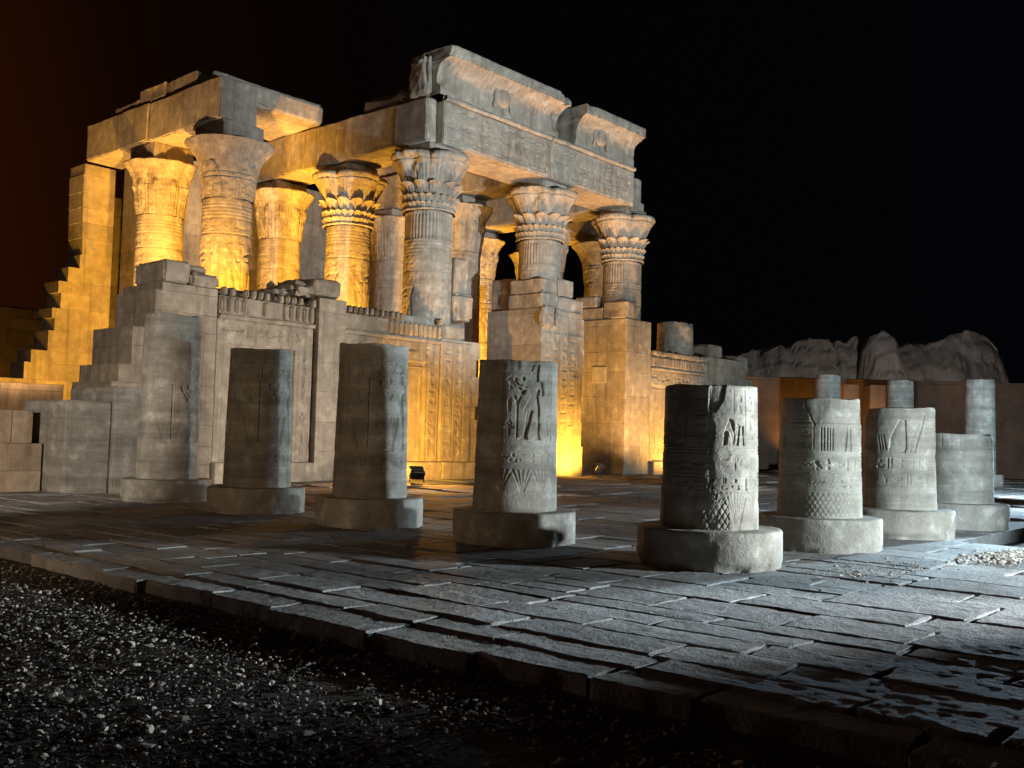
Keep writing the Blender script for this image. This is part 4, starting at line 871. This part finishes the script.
def b_rear(mb):
    masonry(mb, -16.0, -3.3, 25.6, 27.0, 0, 7.0, 431, (0.7, 0.9), (1.2, 2.4), cell=0.4); rough_box(mb, (-16, 25.3, 7.02), (-3.2, 27, 7.55), 0.4, 0.08, 0.03, 0.2, 432); return M_WALL
solo('rear_stone_wall', 'dim flat topped wall far behind at the left edge', 'wall', b_rear, None)
# plastered boundary wall across the far side
pts = [(26.5, 12.1), (32.9, 4.8), (45.2, -9.2), (58.0, -23.8)]
mb = MB()
for k, (a, b) in enumerate(zip(pts[:-1], pts[1:])):
    L_ = math.hypot(b[0] - a[0], b[1] - a[1]); d = np.array([(b[0] - a[0]) / L_, (b[1] - a[1]) / L_]); q = MB(); rough_box(q, (0.005, 0, -0.4), (L_ - 0.005, 0.5, 5.75), 0.5, 0.03, 0.015, 0.04, 441 + k); rough_box(q, (0.005, -0.08, 5.752), (L_ - 0.005, 0.58, 5.95), 0.4, 0.03, 0.01, 0.05, 451 + k)
    for V, F in zip(q.V, q.F): pass
    V = np.concatenate(q.V); V = np.stack([a[0] + V[:, 0] * d[0] - V[:, 1] * d[1], a[1] + V[:, 0] * d[1] + V[:, 1] * d[0], V[:, 2]], 1); mb.add(V, np.concatenate(q.F))
tag(mb.build('boundary_wall', M_BRICK), 'long brown plastered boundary wall behind the right hand columns', 'wall')
for (a, b, lab) in (((31.25, -2.2), (32.3, -3.4), 'wider amber lit block before the far boundary wall'), ((32.75, -3.9), (33.4, -4.62), 'narrower amber lit block before the far boundary wall')):
    L_ = math.hypot(b[0] - a[0], b[1] - a[1]); q = MB(); rough_box(q, (0, 0, -0.3), (L_, 1.2, 5.25), 0.3, 0.03, 0.012, 0.06, int(a[0] * 9))
    o = tag(q.build('wall_pier', M_BRICK, None, (a[0], a[1], 0)), lab, 'wall', 'amber lit blocks by the boundary wall'); o.rotation_euler = (0, 0, math.atan2(b[1] - a[1], b[0] - a[0]))
# mud brick ruins on the rise beyond it
def mud(label, prof, depth0, sd, thick=9.0):
    """prof: (distance along the ridge, crest height); the face falls steeply towards the court"""
    prof = np.array(prof, float); s = np.arange(prof[0, 0], prof[-1, 0] + 0.01, 0.34); crest = np.interp(s, prof[:, 0], prof[:, 1])
    tt = np.concatenate([np.linspace(0, 0.5, 24), np.linspace(0.53, 1, 10)]); S, TT = np.meshgrid(s, tt)
    up_ = np.clip(TT / 0.42, 0, 1) ** 0.55 * np.clip((1 - TT) / 0.45, 0, 1) ** 0.35; Cc = np.repeat(crest[None], len(tt), 0)
    P = np.stack([S, TT * thick, 0 * S], -1).reshape(-1, 3); n1 = fbm(P + sd, 0.35, sd, 4); n2 = fbm(P * np.array([1, 1, 1]) + sd, 1.3, sd + 3, 3)
    Z = -0.5 + (Cc + 0.5) * up_ + (n1 * 1.0 + n2 * 0.28 - (1 - np.abs(fbm(P * np.array([1, 0.25, 1]) + sd, 0.55, sd + 8, 2))) ** 6 * 0.45 + 0.1).reshape(S.shape) * np.clip(up_ * 1.3, 0, 1)
    Dp = TT * thick + n1.reshape(S.shape) * 1.6 + np.floor((Z + n1.reshape(S.shape) * 2) / 1.7) * 0.18
    p0 = np.array([58.4, 19.4]); d = np.array([0.658, -0.752]); bk = np.array([0.75, 0.66])
    X = p0[0] + d[0] * S + bk[0] * (Dp + depth0 - 4.8); Y = p0[1] + d[1] * S + bk[1] * (Dp + depth0 - 4.8)
    mb = MB(); mb.add(np.stack([X, Y, Z], -1).reshape(-1, 3), quads(len(tt), len(s)))
    tag(mb.build('mud_brick_ruin', M_MUD, smooth=False), label, 'ruin', 'mud brick ruins on the rise')
mud('long ragged mud brick ridge on the skyline right of the temple', [(-2.5, 6), (-0.8, 9.8), (2, 10.6), (5.5, 11.4), (9, 11.7), (10.3, 11.6), (11.6, 12.2), (13.5, 11.8), (15, 10.8), (16.5, 6)], 0.5, 5)
mud('upright mud brick lump between the ragged ridge and the largest mound', [(10.6, 6), (11.8, 10.6), (12.5, 11.8), (14.2, 11.9), (14.9, 10.9), (15.8, 7)], -1.2, 6, 6)
mud('largest rounded mud brick mound at the right end of the skyline', [(13.6, 7), (14.8, 10.6), (16.5, 11.3), (18.5, 11.7), (20, 12.5), (22.5, 12.9), (24.4, 12.3), (25.3, 11.0), (26.0, 8), (26.6, 4)], 0, 7, 10)

# ================================================================== FLOODLIGHTS ON THE GROUND
def floodlight(label, pos, rz, tilt, mat):
    t = thing('floodlight', label, 'floodlight', pos, rz, 'ground floodlights at the facade')
    mb = MB(); q = MB(); rough_box(q, (-0.22, -0.10, -0.15), (0.22, 0.08, 0.15), 0.1, 0.03, 0.0, 0.0, 1)
    for k in range(7): rough_box(q, (-0.19 + k * 0.06, -0.17, -0.13), (-0.175 + k * 0.06, -0.102, 0.13), 0.2, 0.004, 0, 0, 1)      # cooling fins
    rough_box(q, (-0.24, 0.082, 0.12), (0.24, 0.24, 0.14), 0.2, 0.006, 0, 0, 1)                                                  # visor
    V = np.concatenate(q.V); ca, sa = math.cos(tilt), math.sin(tilt); V = np.stack([V[:, 0], V[:, 1] * ca - V[:, 2] * sa, V[:, 1] * sa + V[:, 2] * ca + 0.32], 1); mb.add(V, np.concatenate(q.F)); mb.build('housing', mat, t)
    q = MB(); rough_box(q, (-0.19, 0.083, -0.12), (0.19, 0.088, 0.115), 0.2, 0.002, 0, 0, 1); V = np.concatenate(q.V); V = np.stack([V[:, 0], V[:, 1] * ca - V[:, 2] * sa, V[:, 1] * sa + V[:, 2] * ca + 0.32], 1)
    mb = MB(); mb.add(V, np.concatenate(q.F)); mb.build('lamp_glass', M_LENS, t)
    mb = MB(); tube(mb, [(-0.25, 0, 0.32), (-0.25, 0, 0.06), (-0.2, 0, 0.02), (0.2, 0, 0.02), (0.25, 0, 0.06), (0.25, 0, 0.32)], 0.018); rough_box(mb, (-0.16, -0.14, -0.03), (0.16, 0.14, 0.015), 0.2, 0.006, 0, 0, 1); mb.build('bracket', mat, t)
    mb = MB(); tube(mb, [(0.05, -0.12, 0.25), (0.12, -0.3, 0.02), (0.5, -0.55, 0.012), (1.1, -0.5, 0.012), (1.9, -0.75, 0.012)], 0.012, 6); mb.build('cable', M_BLACK, t)
floodlight('black floodlight on the ground aimed at the amber lit screen wall', (-4.40, -4.15, 0.02), R(-15), R(35), M_BLACK)
floodlight('grey floodlight at the foot of the central door pier', (7.30, -2.75, 0.02), R(0), R(35), M_GREY)
